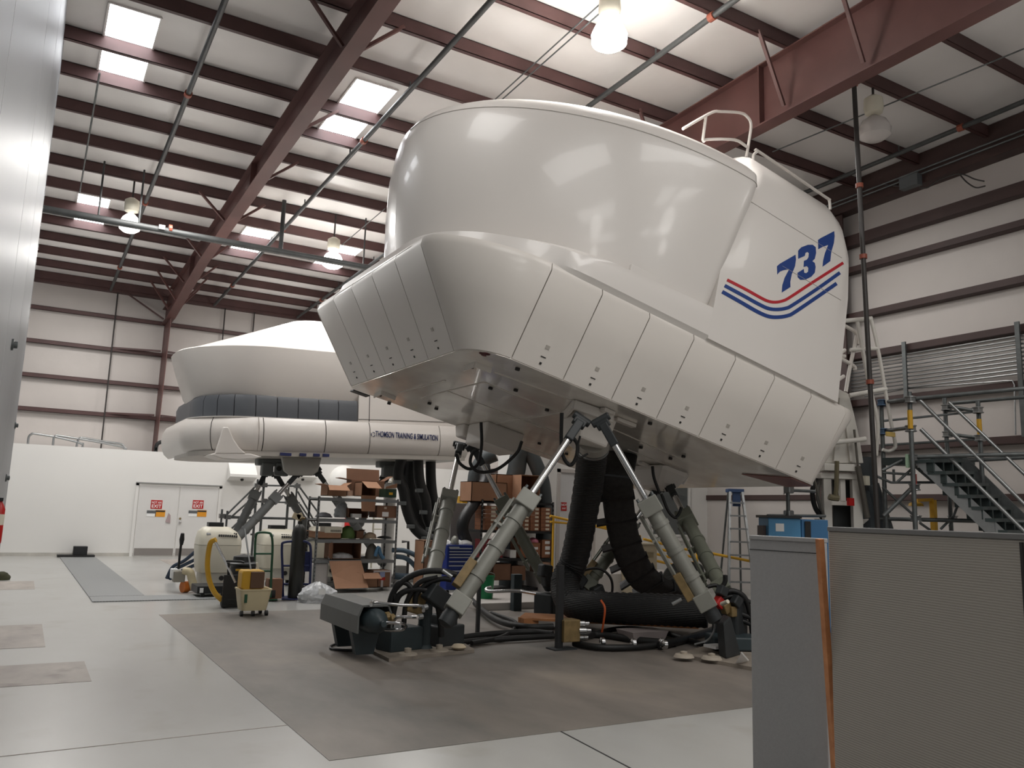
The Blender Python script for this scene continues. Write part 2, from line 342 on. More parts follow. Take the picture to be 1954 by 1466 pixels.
# walls
m = MB(); m.lohi((-6, YW, 0), (XW + .2, YW + .1, roof_z(YW) + .25)); struct(m.build('wall_back', WALLI))
m = MB(); m.lohi((XW, -14, 0), (XW + .1, YW + .1, 9.4)); struct(m.build('wall_right', WALLI))
m = MB(); m.lohi((-3, YB, 0), (XW - .2, YB + .12, 3.14)); m.lohi((-3, YB + .13, 3.06), (XW - .2, YW - .3, 3.135)); struct(m.build('wall_back_lower', WHITE))
m = MB(); m.lohi((-3, YB - .015, 0), (XW - .2, YB, .1)); struct(m.build('baseboard_back', mat('grubby_base', (196, 192, 184), .6, var=.2, scale=4)))
# glossy panel wall hard by the left of the frame
XL = -.222; YE = 14.3
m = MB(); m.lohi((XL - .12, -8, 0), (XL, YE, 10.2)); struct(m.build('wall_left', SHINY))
m = MB(); m.lohi((XL - .14, YE, 0), (XL + .006, YE + .05, 10.2)); struct(m.build('trim_1', mat('alu_corner_trim', (205, 206, 208), .25, metal=.4)))
m = MB()
for y in (3.4, 6.6, 9.8): m.lohi((XL - .01, y - .003, 0), (XL + .001, y + .003, 10.2))
struct(m.build('trim_2', mat('panel_joint', (200, 200, 200), .4)))
# back wall girts, sag rods and girt stays
for z in (7.46, 6.4, 5.33, 4.28):
    m = MB(); m.lohi((-5.5, YW - .2, z + .1), (10.9, YW - .0, z + .11)); m.lohi((-5.5, YW - .2, z - .02), (10.9, YW - .19, z + .11)); m.lohi((-5.5, YW - .2, z - .02), (10.9, YW - .14, z - .01))
    struct(m.build('wall_beam', STEELD))
m = MB(); m.lohi((-5.5, YW - .26, roof_z(YW) - .1), (XW, YW, roof_z(YW) - .02)); struct(m.build('wall_beam', STEELD))
for z, sgn in ((6.4, -1), (6.4, 1), (4.28, -1), (4.28, 1)):
    m = MB(); m.beam((3.47 + sgn * .1, YW - .5, z + .12), (3.47 + sgn * 1.5, YW - .16, z + .1), .06, .06); struct(m.build('wall_beam', STEELD))
m = MB(); m.beam((2.2, YW - .24, 8.35), (3.36, YW - .5, 7.6), .05, .05); struct(m.build('wall_brace_beam', STEELD))
for px, py in ((215, 650), (428, 610), (487, 580)):
    x = AY(px, py, YW - .21).x; m = MB(); m.cyl((x, YW - .21, 3.2), (x, YW - .21, 8.4), .022, n=8)
    tag(m.build('sag_rod', DPIPE), {215: 'thin dark vertical rod on the back wall left of the red column', 428: 'thin dark vertical rod on the back wall above the far simulator', 487: 'short dark hanging rod under the eave above the far simulator roof'}[px], 'rod', 'sag rods on the back wall')
# right wall girts
for z, h in ((7.6, .24), (7.0, .13), (5.96, .14), (5.08, .14), (4.07, .14), (3.1, .14), (2.1, .12)):
    m = MB(); m.lohi((XW - .2, -6, z), (XW, 28.9, z + .012)); m.lohi((XW - .2, -6, z), (XW - .19, 28.9, z + h)); m.lohi((XW - .2, -6, z + h - .01), (XW, 28.9, z + h))
    struct(m.build('wall_beam', GIRT))
m = MB(); m.prism([(XW - .3, -6, roof_z(-6) - .42), (XW - .3, 29, roof_z(29) - .42), (XW - .3, 29, roof_z(29) + .22), (XW - .3, -6, roof_z(-6) + .22)], (.3, 0, 0)); struct(m.build('wall_beam', GIRT))
m = MB(); m.lohi((XW - .36, 11.45, 0), (XW - .0, 11.75, 8.4)); m.lohi((XW - .37, 11.2, 0), (XW - .34, 12.0, 8.3)); struct(m.build('column', GIRT))
# room in the right back corner with raised floor, door and window
RX0, RY = 9.17, 15.62
m = MB(); wx0, wx1, wz0, wz1 = 13.17, 14.42, 1.17, 2.62; dx0, dx1, dz1 = 10.44, 11.42, 2.6
for lo, hi in (((RX0, 0), (dx0, 3.6)), ((dx0, dz1), (dx1, 3.6)), ((dx0, 0), (dx1, .42)), ((dx1, 0), (wx0, 3.6)), ((wx0, 0), (wx1, wz0)), ((wx0, wz1), (wx1, 3.6)), ((wx1, 0), (XW, 3.6))):
    m.lohi((lo[0], RY, lo[1]), (hi[0], RY + .14, hi[1]))
m.lohi((RX0, RY + .14, 0), (RX0 + .14, 16.2, 3.6))
struct(m.build('wall_corner_room', WHITE))
m = MB(); m.lohi((RX0, RY, 3.6), (XW - .2, 16.2, 3.7)); struct(m.build('ceiling_corner_room', WHITE))
m = MB(); m.lohi((XW - .16, 12.05, 0), (XW - .02, RY, 3.05)); struct(m.build('wall_right_lower', GREYW))
m = MB(); m.lohi((9.3, RY - 1.6, 0), (13.0, RY - .02, .42)); struct(m.build('floor_ramp_landing', GREYW))
o = struct(MB().lohi((dx0 + .03, RY + .02, .43), (dx1 - .03, RY + .07, dz1 - .02)).build('door_2', mat('door_grey_white', (214, 214, 214), .4, var=.03)))
f = MB(); f.lohi((dx0 - .05, RY - .03, .42), (dx0 + .03, RY + .1, dz1 + .05)); f.lohi((dx1 - .03, RY - .03, .42), (dx1 + .05, RY + .1, dz1 + .05)); f.lohi((dx0 - .05, RY - .03, dz1 - .03), (dx1 + .05, RY + .1, dz1 + .05)); f.build('door_frame', GREYW, o)
MB().cyl((dx1 - .12, RY + .02, 1.4), (dx1 - .12, RY - .05, 1.4), .03, n=10).build('door_handle', CHROME, o)
glass = bpy.data.materials.new('dim_glass'); glass.use_nodes = True; _b = glass.node_tree.nodes['Principled BSDF']; _b.inputs['Base Color'].default_value = lin((96, 100, 100)); _b.inputs['Roughness'].default_value = .08
o = struct(MB().lohi((wx0, RY + .05, wz0), (wx1, RY + .06, wz1)).build('window_11', glass))
f = MB()
for a, b in (((wx0 - .02, wz0), (wx1 + .02, wz0)), ((wx0 - .02, wz1), (wx1 + .02, wz1)), ((wx0, wz0), (wx0, wz1)), ((wx1, wz0), (wx1, wz1))): f.beam((a[0], RY + .03, a[1]), (b[0], RY + .03, b[1]), .1, .06, up=(0, 1, 0))
f.build('window_frame', WHITE, o); MB().lohi((wx0 - .12, RY - .08, wz0 - .1), (wx1 + .12, RY + .04, wz0 - .03)).build('window_sill', WHITE, o)
# double door in the low back wall with its recess and signs
DX0, DX1 = 2.98, 5.27
rec = MB(); rec.lohi((DX0 - .1, YB - .03, 2.1), (DX1 + .1, YB + .02, 2.17)); rec.lohi((DX0 - .1, YB - .03, 0), (DX0 - .02, YB + .02, 2.17)); rec.lohi((DX1 + .02, YB - .03, 0), (DX1 + .1, YB + .02, 2.17))
struct(rec.build('trim_3', WHITE))
m = MB(); m.lohi((DX0 - .1, YB - .075, 2.17), (DX1 + .1, YB, 2.2)); struct(m.build('trim_4', mat('door_drip', (150, 150, 148), .5)))
DOORM = mat('white_steel_door', (218, 216, 213), .4, var=.03); KICK = mat('kick_plate', (158, 152, 148), .35, metal=.5)
for k, (a, b) in enumerate(((DX0, (DX0 + DX1) / 2 - .015), ((DX0 + DX1) / 2 + .015, DX1))):
    o = struct(MB().lohi((a, YB - .02, .02), (b, YB + .01, 2.1)).build('door_%s' % ('1', '3')[k], DOORM))
    MB().lohi((a + .02, YB - .026, .03), (b - .02, YB - .019, .24)).build('kick_plate', KICK, o)
    if k == 1:
        MB().lathe((a + .07, YB - .02, 1.02), (0, -1, 0), [(0, 0), (.035, 0), (.035, .05), (0, .06)], 12).build('door_handle', CHROME, o)
        MB().lathe((a + .07, YB - .02, 1.14), (0, -1, 0), [(0, 0), (.03, 0), (.03, .03), (0, .03)], 12).build('door_lock', BRASS, o)
for k, (sx, word) in enumerate(((768, 'left'), (972, 'right'))):
    px = sx / 2.571; c = AY(px, 896 + 172 / 2.571, YB - .03)
    s = thing('exit_sign', 'red and white NOT AN EXIT sign on the %s leaf of the double door' % word, 'sign', c)
    MB().lohi((c.x - .16, YB - .028, c.z - .13), (c.x + .16, YB - .021, c.z + .13)).build('sign_board', REDP, s)
    text_mesh('lettering', 'NOT AN', .1, PAPER, s, (c.x, YB - .031, c.z + .025), (1, 0, 0), (0, 0, 1), .002, 'CENTER', .001, fit=.27); text_mesh('lettering', 'EXIT', .14, PAPER, s, (c.x, YB - .031, c.z - .1), (1, 0, 0), (0, 0, 1), .002, 'CENTER', .002, fit=.27)
    c2 = AY(px - 10, 896 + 216 / 2.571, YB - .03)
    s = thing('notice_sign', 'small white and grey notice below the NOT AN EXIT sign, %s door leaf' % word, 'sign', c2)
    MB().lohi((c2.x - .13, YB - .028, c2.z - .09), (c2.x + .13, YB - .021, c2.z + .09)).build('sign_board', PAPER, s)
    MB().lohi((c2.x - .13, YB - .032, c2.z + .0), (c2.x + .13, YB - .0285, c2.z + .09)).build('sign_header', mat('sign_grey', (96, 98, 100), .5), s)
    c3 = AY(px + 7, 896 + 216 / 2.571, YB - .03)
    s = thing('caution_sign', 'small orange caution sign below the NOT AN EXIT sign, %s door leaf' % word, 'sign', c3)
    MB().lohi((c3.x - .14, YB - .028, c3.z - .1), (c3.x + .14, YB - .021, c3.z + .1)).build('sign_board', mat('caution_orange', (222, 150, 40), .5), s)
    MB().lohi((c3.x - .13, YB - .032, c3.z + .045), (c3.x + .13, YB - .0285, c3.z + .09)).build('sign_header', DARK, s)
c = AY(321, 990, YB - .05)
s = thing('hanging_tag', 'small grey and pink tag hanging by a cord on the left door leaf', 'tag', c)
MB().prism([(c.x - .07, YB - .04, c.z - .1), (c.x + .07, YB - .04, c.z - .14), (c.x + .06, YB - .04, c.z + .1), (c.x, YB - .04, c.z + .17)], (0, .012, 0)).build('tag_card', mat('tag_grey', (170, 150, 150), .6), s)
MB().cyl((c.x, YB - .034, c.z + .16), (c.x + .02, YB - .03, c.z + .38), .006, n=6).build('cord', PAPER, s)
c = AY(1077, 967, RY - .01)
s = thing('exit_sign', 'red NOT EXIT sign on the white door of the corner room', 'sign', c)
MB().lohi((c.x - .075, RY + .005, c.z - .095), (c.x + .075, RY + .018, c.z + .095)).build('sign_board', REDP, s)
text_mesh('lettering', 'NOT', .07, PAPER, s, (c.x, RY + .002, c.z + .015), (1, 0, 0), (0, 0, 1), .002, 'CENTER', .001); text_mesh('lettering', 'EXIT', .05, PAPER, s, (c.x, RY + .002, c.z - .06), (1, 0, 0), (0, 0, 1), .002, 'CENTER', .001)
# sloped white hoods on the low back wall
for px, wd in ((460, 'nearer the double door'), (575, 'between the far simulator legs')):
    c = AY(px, 905, YB); m = MB(); w = .42
    m.prism([(c.x - w, YB + .01, c.z + .35), (c.x - w, YB - .42, c.z - .02), (c.x - w, YB - .42, c.z - .1), (c.x - w, YB + .01, c.z - .22)], (2 * w, 0, 0))
    t = tag(m.build('wall_hood', WHITE), 'white sloped wall hood on the low back wall, %s' % wd, 'hood', 'wall hoods')
    MB().cyl((c.x, YB - .2, c.z - .17), (c.x, YB - .22, c.z - .2), .05, n=10).build('nozzle', DARK, t)
# high bay lamps
def lamp(loc, label, lit, globe_r=.25, power=0, strength=40, drop=.2):
    t = thing('high_bay_lamp', label, 'lamp', loc, 'high bay lamps under the roof'); L = Vector(loc)
    hm = CREAM
    MB().lathe(L + Vector((0, 0, .02)), (0, 0, 1), [(.05, 0), (.14, .03), (.16, .12), (.15, .28), (.06, .34), (.0, .35)], 16).build('ballast_housing', hm, t, True)
    gm = emis('lit_globe_%d' % int(strength), (255, 253, 248), strength) if lit else mat('prismatic_globe', (206, 200, 196), .12, var=.05)
    MB().lathe(L, (0, 0, -1), [(.06, 0), (.1, .03), (globe_r * .75, .1), (globe_r, .24), (globe_r * .96, .36), (globe_r * .6, .42), (0, .43)], 24).build('globe', gm, t, True)
    zt = roof_z(L.y)
    MB().cyl(L + Vector((0, 0, .34)), (L.x, L.y, zt + .2), .02, n=8).build('hanger', DPIPE, t)
    if power: area_light('lamp_or_fill_light', L + Vector((0, 0, -.47)), power, .4, .4)
L0 = ARoof(1163, 50, -.55)
lamp((L0.x, L0.y, L0.z + .1), 'brightly lit high bay lamp hanging above the near simulator', True, .25, 170, 40)
L1 = ARoof(1668, 232, -.6); lamp((L1.x, L1.y, L1.z + .1), 'unlit high bay lamp with cream housing near the dark riser pipe', False, .26)
L2 = ARoof(250, 408, -.75); lamp((L2.x, L2.y, L2.z), 'small high bay lamp with cream housing near the glossy left wall', True, .22, 60, 1.4)
L3 = ARoof(636, 480, -.75); lamp((L3.x, L3.y, L3.z), 'lit high bay lamp beside the roof light above the far simulator', True, .25, 80, 30)
# sprinkler mains along the roof, each with grooved couplings and heads
for X, y0, y1, lb in ((1.72, 3.0, 28.8, 'dark sprinkler pipe running to the back wall, nearest the left wall'), (4.93, 3.0, 28.8, 'dark sprinkler pipe passing the roof lights right of the red roof frame'), (7.8, 2.0, 28.8, 'grey sprinkler pipe directly above the near simulator dome'), (10.93, 2.0, 28.8, 'dark sprinkler pipe just right of the big red roof beam'), (13.9, 2.0, 28.8, 'dark sprinkler pipe nearest the right wall')):
    t = thing('sprinkler_pipe', lb, 'pipe', (X, y0, roof_z(y0) - .12), 'sprinkler pipes under the roof')
    MB().cyl((X, y0, roof_z(y0) - .1), (X, y1, roof_z(y1) - .1), .045, n=12).build('pipe_run', GRNPIPE, t, True)
    for y in [q for q in (4.5, 7.97, 14.4, 20.2, 26)]:
        MB().cyl((X, y - .05, roof_z(y) - .1), (X, y + .05, roof_z(y) - .1), .066, n=12).build('coupling', COUP, t)
    for y in (6.2, 9.2, 12.2, 15.2, 18.3, 21.3, 24.3, 27.2):
        MB().cyl((X, y, roof_z(y) - .08), (X, y, roof_z(y) + .06), .015, n=6).build('sprinkler_head', GRNPIPE, t)
a, b = AY(92, 400, 18.6), AY(735, 517, 18.6)
t = thing('cross_pipe', 'dark horizontal pipe hung across the hall from the glossy left wall', 'pipe', a)
MB().cyl(a + (a - b) * .15, b + (b - a) * .6, .075, n=14).build('pipe_run', GRNPIPE, t, True)
for px, py in ((188, 410), (265, 425), (535, 480), (693, 507)):
    p = AY(px, py, 18.6); MB().cyl(p, (p.x, p.y, roof_z(p.y) + .05), .02 if px != 535 else .05, n=8).build('hanger', GRNPIPE, t)
MB().cyl(AY(322, 437, 18.6), AY(328, 438, 18.6), .1, n=12).build('coupling', COUP, t)
MB().lohi(AY(309, 434, 18.5) - Vector((.06, .02, .04)), AY(309, 434, 18.5) + Vector((.06, .02, .05))).build('pipe_label', PAPER, t)
# the dark riser pipe in front of the right wall
P0, P1 = Vector((10.93, 7.97, roof_z(7.97) - .17)), PD(1684, 1010, 11.0)
P1 = Vector((11.14, 7.97, 0.0))
t = thing('riser_pipe', 'tall dark vertical riser pipe with orange couplings in front of the scaffolding', 'pipe', P1)
MB().cyl(P0, P1, .038, n=14).build('pipe_run', DPIPE, t, True)
for f_ in (.0, .2, .335, .565): q = P0.lerp(P1, f_); MB().cyl(q + (P1 - P0) * .004, q - (P1 - P0) * .004, .06, n=14).build('coupling', COUP, t)
# long conduits along the right wall
for k in range(10):
    z = 5.0 - k * .075; m = MB(); m.cyl((XW - .24, 4, z), (XW - .24, 11.2, z), .016, n=8)
    tag(m.build('conduit', ALU), 'thin bright conduit in the row of parallel conduits along the right wall', 'conduit', 'parallel conduits on the right wall')
for px, lb in ((1728, 'short dark strut carrying the conduit row above the scaffold stair'), (1948, 'green strut carrying the conduit row at the right edge of the picture')):
    p = AX(px, 720, XW - .27); m = MB(); m.lohi((XW - .3, p.y - .04, 4.05 if px == 1728 else 3.2), (XW - .26, p.y + .04, 5.25)); tag(m.build('conduit_strut', ALUD), lb, 'strut')
pts = [AX(1650, 757, XW - .22), AX(1730, 742, XW - .22), AX(1920, 727, XW - .22), AX(1932, 727, XW - .22), AX(1936, 735, XW - .22), AX(1938, 830, XW - .22)]
tag(MB().tube(pts, .014, 8).build('conduit', ALU), 'single bent conduit on the right wall above the scaffold rails', 'conduit')

# ================================================================== THE NEAR SIMULATOR
TH = math.radians(13.45)
SU, SV, SW = Vector((math.cos(TH), 0, -math.sin(TH))), Vector((0, 1, 0)), Vector((math.sin(TH), 0, math.cos(TH)))
SO = Vector((4.18, 8.0, 3.48))
def S(u, v, w): return SO + SU * u + SV * v + SW * w
SB = Matrix((SU, SV, SW))                       # world -> sim rows
def SON(px, py, ax, val):
    d = SB @ ray(px, py); o = SB @ (CAM - SO); t = (val - o[ax]) / d[ax]; q = o + d * t; return S(*q)
def SONL(px, py, ax, val):
    d = SB @ ray(px, py); o = SB @ (CAM - SO); return o + d * ((val - o[ax]) / d[ax])
sim = thing('flight_simulator', 'big white pitched flight simulator cab marked 737 with red and blue stripes', 'flight simulator', SO)
# --- skirt of removable panels
def lerp2(a, b, t): return (a[0] + (b[0] - a[0]) * t, a[1] + (b[1] - a[1]) * t)
def corner(p, q, c, n, k=.5523):
    "cubic from p to q pulled towards corner c"
    out = []
    for i in range(n + 1):
        t = i / n; a = lerp2(p, c, k); b = lerp2(q, c, k)
        out.append(tuple((1 - t) ** 3 * p[j] + 3 * (1 - t) ** 2 * t * a[j] + 3 * (1 - t) * t * t * b[j] + t ** 3 * q[j] for j in (0, 1)))
    return out
WB, WM, WT = 0.0, 1.03, 1.13
def skirt_panel(name, bot, top, latches=True):
    n = len(bot)
    def nrm(i):
        a, b = bot[max(i - 1, 0)], bot[min(i + 1, n - 1)]; d = Vector((b[0] - a[0], b[1] - a[1])).normalized(); return (d.y * -1 if False else d.y, -d.x)
    m = MB(); rows = []
    for w, t, ins in ((WB, 0, 0), (WM * .5, .5 * WM / WT, 0), (WM, WM / WT, 0), (WT, 1.0, .075)):
        r = []
        for i in range(n):
            p = lerp2(bot[i], top[i], t); a, b = bot[max(i - 1, 0)], bot[min(i + 1, n - 1)]
            d = Vector((b[0] - a[0], b[1] - a[1])).normalized(); nx, ny = -d.y, d.x     # inward normal
            r.append((S(p[0] + nx * ins, p[1] + ny * ins, w), S(p[0] + nx * (ins + .03), p[1] + ny * (ins + .03), w)))
        rows.append(r)
    R = len(rows); out = [q[0] for r in rows for q in r]; inn = [q[1] for r in rows for q in r]; N = R * n; fs = []
    for k in range(R - 1):
        for i in range(n - 1):
            a = k * n + i; fs.append((a, a + 1, a + n + 1, a + n)); fs.append((N + a, N + a + n, N + a + n + 1, N + a + 1))
    for i in range(n - 1): fs.append((i + 1, i, N + i, N + i + 1)); e = (R - 1) * n + i; fs.append((e, e + 1, N + e + 1, N + e))
    for k in range(R - 1):
        a = k * n; fs.append((a, a + n, N + a + n, N + a)); b = a + n - 1; fs.append((b + n, b, N + b, N + b + n))
    o = m.add(out + inn, fs).build(name, SIMW2, sim, True)
    if latches:
        i = n // 2; bm_, tm = ((bot[0][0] + bot[-1][0]) / 2, (bot[0][1] + bot[-1][1]) / 2), ((top[0][0] + top[-1][0]) / 2, (top[0][1] + top[-1][1]) / 2)
        d = Vector((bot[-1][0] - bot[0][0], bot[-1][1] - bot[0][1], 0)).normalized(); X = SU * d.x + SV * d.y; Yv = (S(*tm, WT) - S(*bm_, 0)).normalized(); Z = X.cross(Yv)
        R3 = Matrix((X, Yv, Z)).transposed()
        for w, sx, sy, nm, mm in ((.26, .055, .045, 'panel_sticker', mat('grey_latch', (176, 170, 162), .4)), (.145, .07, .012, 'latch_slot', DARK), (.07, .028, .028, 'latch_hole', DARK)):
            MB().box(S(*lerp2(bm_, tm, w / WT), w), (sx, sy, .012), R3).build(nm, mm, o)
    return o
g = .007
UB = [.49 + (5.66 - .49) * i / 7 for i in range(8)]; UT = [.51 + (5.70 - .51) * i / 7 for i in range(8)]
for i in range(7): skirt_panel('side_panel', [(UB[i] + g, 0), (UB[i + 1] - g, 0)], [(UT[i] + g, -.45), (UT[i + 1] - g, -.45)])
VB = [4.08 - (4.08 - .54) * i / 5 for i in range(6)]; VT = [4.45 - (4.45 - .47) * i / 5 for i in range(6)]
for i in range(5): skirt_panel('front_panel', [(0, VB[i] - g), (0, VB[i + 1] + g)], [(-.85, VT[i] - g), (-.85, VT[i + 1] + g)])
skirt_panel('corner_panel', corner((0, .54 - g), (.49 - g, 0), (0, 0), 14), corner((-.85, .47 - g), (.51 - g, -.45), (-.85, -.45), 14, .45), False)
skirt_panel('corner_panel', [(.3, 4.2), (.1, 4.2), (0, 4.1)], [(-.5, 4.65), (-.72, 4.65), (-.85, 4.48)], False)
skirt_panel('rear_panel', [(5.66 + g, 0), (5.70, .01), (5.74, .06), (5.76, .3), (5.76, 4.2)], [(5.70 + g, -.45), (5.86, -.43), (5.97, -.34), (6.0, -.1), (6.0, 4.65)], False)
m = MB(); ob = rrect(.05, 5.62, .045, 4.15, ((.5, .52), (.05, .05), (.05, .05), (.06, .06)), 6); ot = rrect(-.74, 5.62, -.34, 4.55, ((1.3, .8), (.1, .1), (.1, .1), (.1, .1)), 6)
m.loft([[S(*lerp2(a, b, t), w) for a, b in zip(ob, ot)] for w, t in ((.02, 0), (1.1, .97))]); m.build('chassis', DARK, sim)
# underside deck with its stiffeners, plugs and brackets
ob = rrect(.012, 5.75, .012, 4.19, ((.49, .54), (.05, .05), (.05, .05), (.12, .12)), 8)
m = MB(); m.loft([[S(*p, w) for p in ob] for w in (-.012, .03)]); m.build('underside_plate', UNDER, sim)
def UN(x, y, w=-.012): return SON(560 + x / 2.571, 500 + y / 2.571, 2, w)
for pl in (((622, 670), (755, 632), (1110, 770), (1215, 812)), ((765, 630), (935, 588), (1312, 740), (978, 796)), ((1120, 770), (1330, 850), (1520, 935)), ((1520, 800), (1905, 968)), ((985, 540), (1290, 650), (1420, 700)), ((1640, 920), (1925, 1032)), ((520, 640), (745, 580)), ((1030, 870), (1460, 1020))):
    m = MB()
    for a, b in zip(pl, pl[1:]): m.beam(UN(*a), UN(*b), .022, .014, up=SW)
    m.build('underside_seam', mat('seam_light', (216, 210, 202), .4), sim)
for a in ((470, 690), (425, 650), (668, 690), (702, 716), (875, 510), (968, 615), (1092, 624), (1100, 520), (1245, 722), (1007, 815), (1027, 887), (1207, 887), (1340, 938), (1750, 787), (1705, 905), (1850, 960), (1914, 950)):
    p = UN(*a); m = MB(); m.cyl(p + SW * .01, p - SW * .03, .03, n=10); m.build('rubber_plug', DARK, sim)
for a, b, c in (((840, 512), (893, 490), (973, 522)), ((400, 648), (435, 632), (503, 660))):
    m = MB(); m.beam(UN(*a) - SW * .03, UN(*b) - SW * .03, .02, .07, up=SW); m.beam(UN(*b) - SW * .03, UN(*c) - SW * .03, .02, .07, up=SW); m.build('underside_bracket', SIMW2, sim)
m = MB(); p = UN(325, 645); m.beam(p - SV * .0 + SU * -.14, p + SU * .14, .16, .02, up=SW); m.build('vent_slot', BLKP, sim)
p = UN(945, 456); m = MB()
for k in range(5): q = p + SU * random.uniform(-.06, .06) + SV * random.uniform(-.06, .06); m.cyl(q, q - SW * .006, random.uniform(.03, .05), n=9)
m.build('red_stain', mat('stain_red', (92, 34, 38), .6), sim)
p = SON(1535, 915, 2, -.02); m = MB(); m.prism([S(5.3, .05, -.016), S(5.73, .05, -.016), S(5.73, .5, -.016), S(5.05, .75, -.016)], SW * -.012); m.build('rear_wear_plate', mat('red_grey_plate', (150, 104, 98), .4), sim)
# joint brackets and boxes hanging below the deck
def pod(name, corners, depth, m_, taper=.7, bev=.03):
    cs = [Vector(c) for c in corners]; ce = sum(cs, Vector()) / len(cs); m = MB()
    m.loft([cs, [ce + (c - ce) * taper - SW * depth for c in cs]]); return m.build(name, m_, sim, False, bev)
j = pod('joint_bracket', [SON(*p, 2, -.01) for p in ((1072, 782), (1118, 772), (1180, 798), (1128, 822))], .42, SIMW2, .82)
m = MB()
for a, b in (((1075, 795), (1095, 772)), ((1095, 772), (1170, 798)), ((1075, 795), (1078, 825))): m.beam(SON(*a, 2, -.08), SON(*b, 2, -.08), .05, .12, up=SW)
m.build('bracket_flange', SIMW2, sim, False, .01)
pod('junction_box', [S(1.95, 3.1, -.01), S(2.65, 3.1, -.01), S(2.65, 3.75, -.01), S(1.95, 3.75, -.01)], .34, SIMW2, .96)
pod('joint_bracket', [S(1.9, 3.8, -.01), S(2.35, 3.8, -.01), S(2.35, 4.15, -.01), S(1.9, 4.15, -.01)], .2, SIMW2, .8)
pod('joint_pod', [S(4.35, 1.7, -.01), S(5.0, 1.7, -.01), S(5.0, 2.7, -.01), S(4.35, 2.7, -.01)], .34, SIMW2, .6, .1)
pod('joint_bracket', [S(4.7, 1.9, -.01), S(5.1, 1.9, -.01), S(5.1, 2.6, -.01), S(4.7, 2.6, -.01)], .16, UNDER, .85)
for a, b in (((1580, 770), (1672, 806)), ((1515, 722), (1568, 745)), ((1700, 985), (1800, 1030))):
    m = MB(); m.beam(UN(*a, -.04), UN(*b, -.04), .1, .05, up=SW); m.build('underside_rail', SIMW2, sim, False, .008)
# --- deck riser above the skirt
m = MB()
o0 = rrect(-.78, 5.2, -.385, 4.58, ((1.7, 1.2), (.1, .1), (.2, .2), (.9, .9)), 14); o1 = rrect(-.72, 5.05, -.4355, 4.62, ((1.75, 1.6), (.1, .1), (.2, .2), (1, 1)), 14); o2 = rrect(-.5, 5.0, -.435, 4.6, ((1.9, 1.75), (.1, .1), (.2, .2), (1, 1)), 14)
o1b = rrect(-.69, 5.05, -.4355, 4.62, ((1.75, 1.65), (.1, .1), (.2, .2), (1, 1)), 14)
rz = lambda p: .05 * max(p[0], 0)
m.loft([[S(*p, 1.1) for p in o0], [S(*p, 1.16) for p in o1], [S(*p, 1.33 + rz(p)) for p in o1b], [S(*p, 1.4 + rz(p)) for p in o2]]); m.build('deck_riser', SIMW, sim, True, ang=24)
m = MB(); m.box(S(1.78, -.41, 1.5), (.46, .05, .14), Matrix((SU, SV, SW)).transposed()); m.build('access_tab', SIMW, sim, False, .01)
# --- cab body behind the dome (rear half), sides curving into the roof
def section(u, drop, shear=0, vs=-.436):
    ws, r = 3.5 - drop, .9; pts = [(vs, 1.12), (vs, 2.0), (vs, ws)]
    for k in range(1, 9): a = math.radians(180 - 90 * k / 8); pts.append((vs + r + r * math.cos(a), ws + r * math.sin(a)))
    far = [(4.2 - v, w) for v, w in pts[::-1]]; return [S(u + shear * (3.5 - w) * .075, v, w) for v, w in pts + far]
m = MB(); m.loft([section(2.93, 1.25), section(3.12, .65), section(3.3, .2), section(3.45, .02), section(4.95, 0), section(5.17, .1, .3), section(5.31, .34, .6), section(5.36, .8, .6)]); m.build('cab_body', SIMW, sim, True)
m = MB(); m.beam(S(3.1, -.438, 3.26), S(5.15, -.438, 3.26), .008, .004, up=SW); m.beam(S(4.0, -.438, 2.62), S(5.25, -.438, 2.62), .008, .004, up=SW); m.build('body_seam', mat('seam_grey', (176, 170, 164), .5), sim)
# --- the wide display dome
def dome_ring(w, u0, hw, u1, rr=.22): return [S(u, v, w + .035 * (u - 3.0) * (w - 1.3) / 2.3) for u, v in rrect(u0, u1, 2.1 - hw, 2.1 + hw, ((u1 - u0 - rr - .02, hw), (rr, rr), (rr, rr), (u1 - u0 - rr - .02, hw)), 28)]
prof = [(1.3, -.5, 2.42, 2.95), (1.7, -.61, 2.5, 3.0), (2.2, -.73, 2.58, 3.06), (2.8, -.84, 2.67, 3.14), (3.2, -.86, 2.735, 3.2), (3.42, -.85, 2.75, 3.23), (3.54, -.8, 2.73, 3.22), (3.61, -.71, 2.67, 3.15), (3.66, -.54, 2.52, 3.0), (3.7, .4, 1.8, 2.6), (3.72, 1.2, .8, 2.4)]
m = MB(); m.loft([dome_ring(w, a, h, b, .22 if w < 3.7 else .2) for w, a, h, b in prof]); dome = m.build('display_dome', SIMW, sim, True)
m = MB(); m.tube([p + (p - S(1.6, 2.1, 3.0)).normalized() * .004 for p in dome_ring(3.4, -.85, 2.749, 3.228)[:46]], .005, 5); m.build('rim_seam', mat('seam_soft', (188, 182, 176), .4), dome)
for nm in ('dome_hatch',):
    hw = 2.56; th0, th1 = math.radians(168), math.radians(178); m = MB(); pts = []
    c = (2.1, 2.1)
    def dp(th, w): R = 2.64 + (w - 2.2) * .13; return S(2.12 - R * math.cos(th), 2.1 - R * math.sin(th), w)
    q = [dp(math.radians(a_), w_) for a_, w_ in ((-2, 1.86), (4, 1.84), (5, 1.9), (5, 2.1), (4, 2.16), (-2, 2.16), (-3, 2.1), (-3, 1.9))]
    m.tube(q + [q[0]], .007, 6).build('dome_hatch_outline', mat('seam_grey', (176, 170, 164), .5), dome)
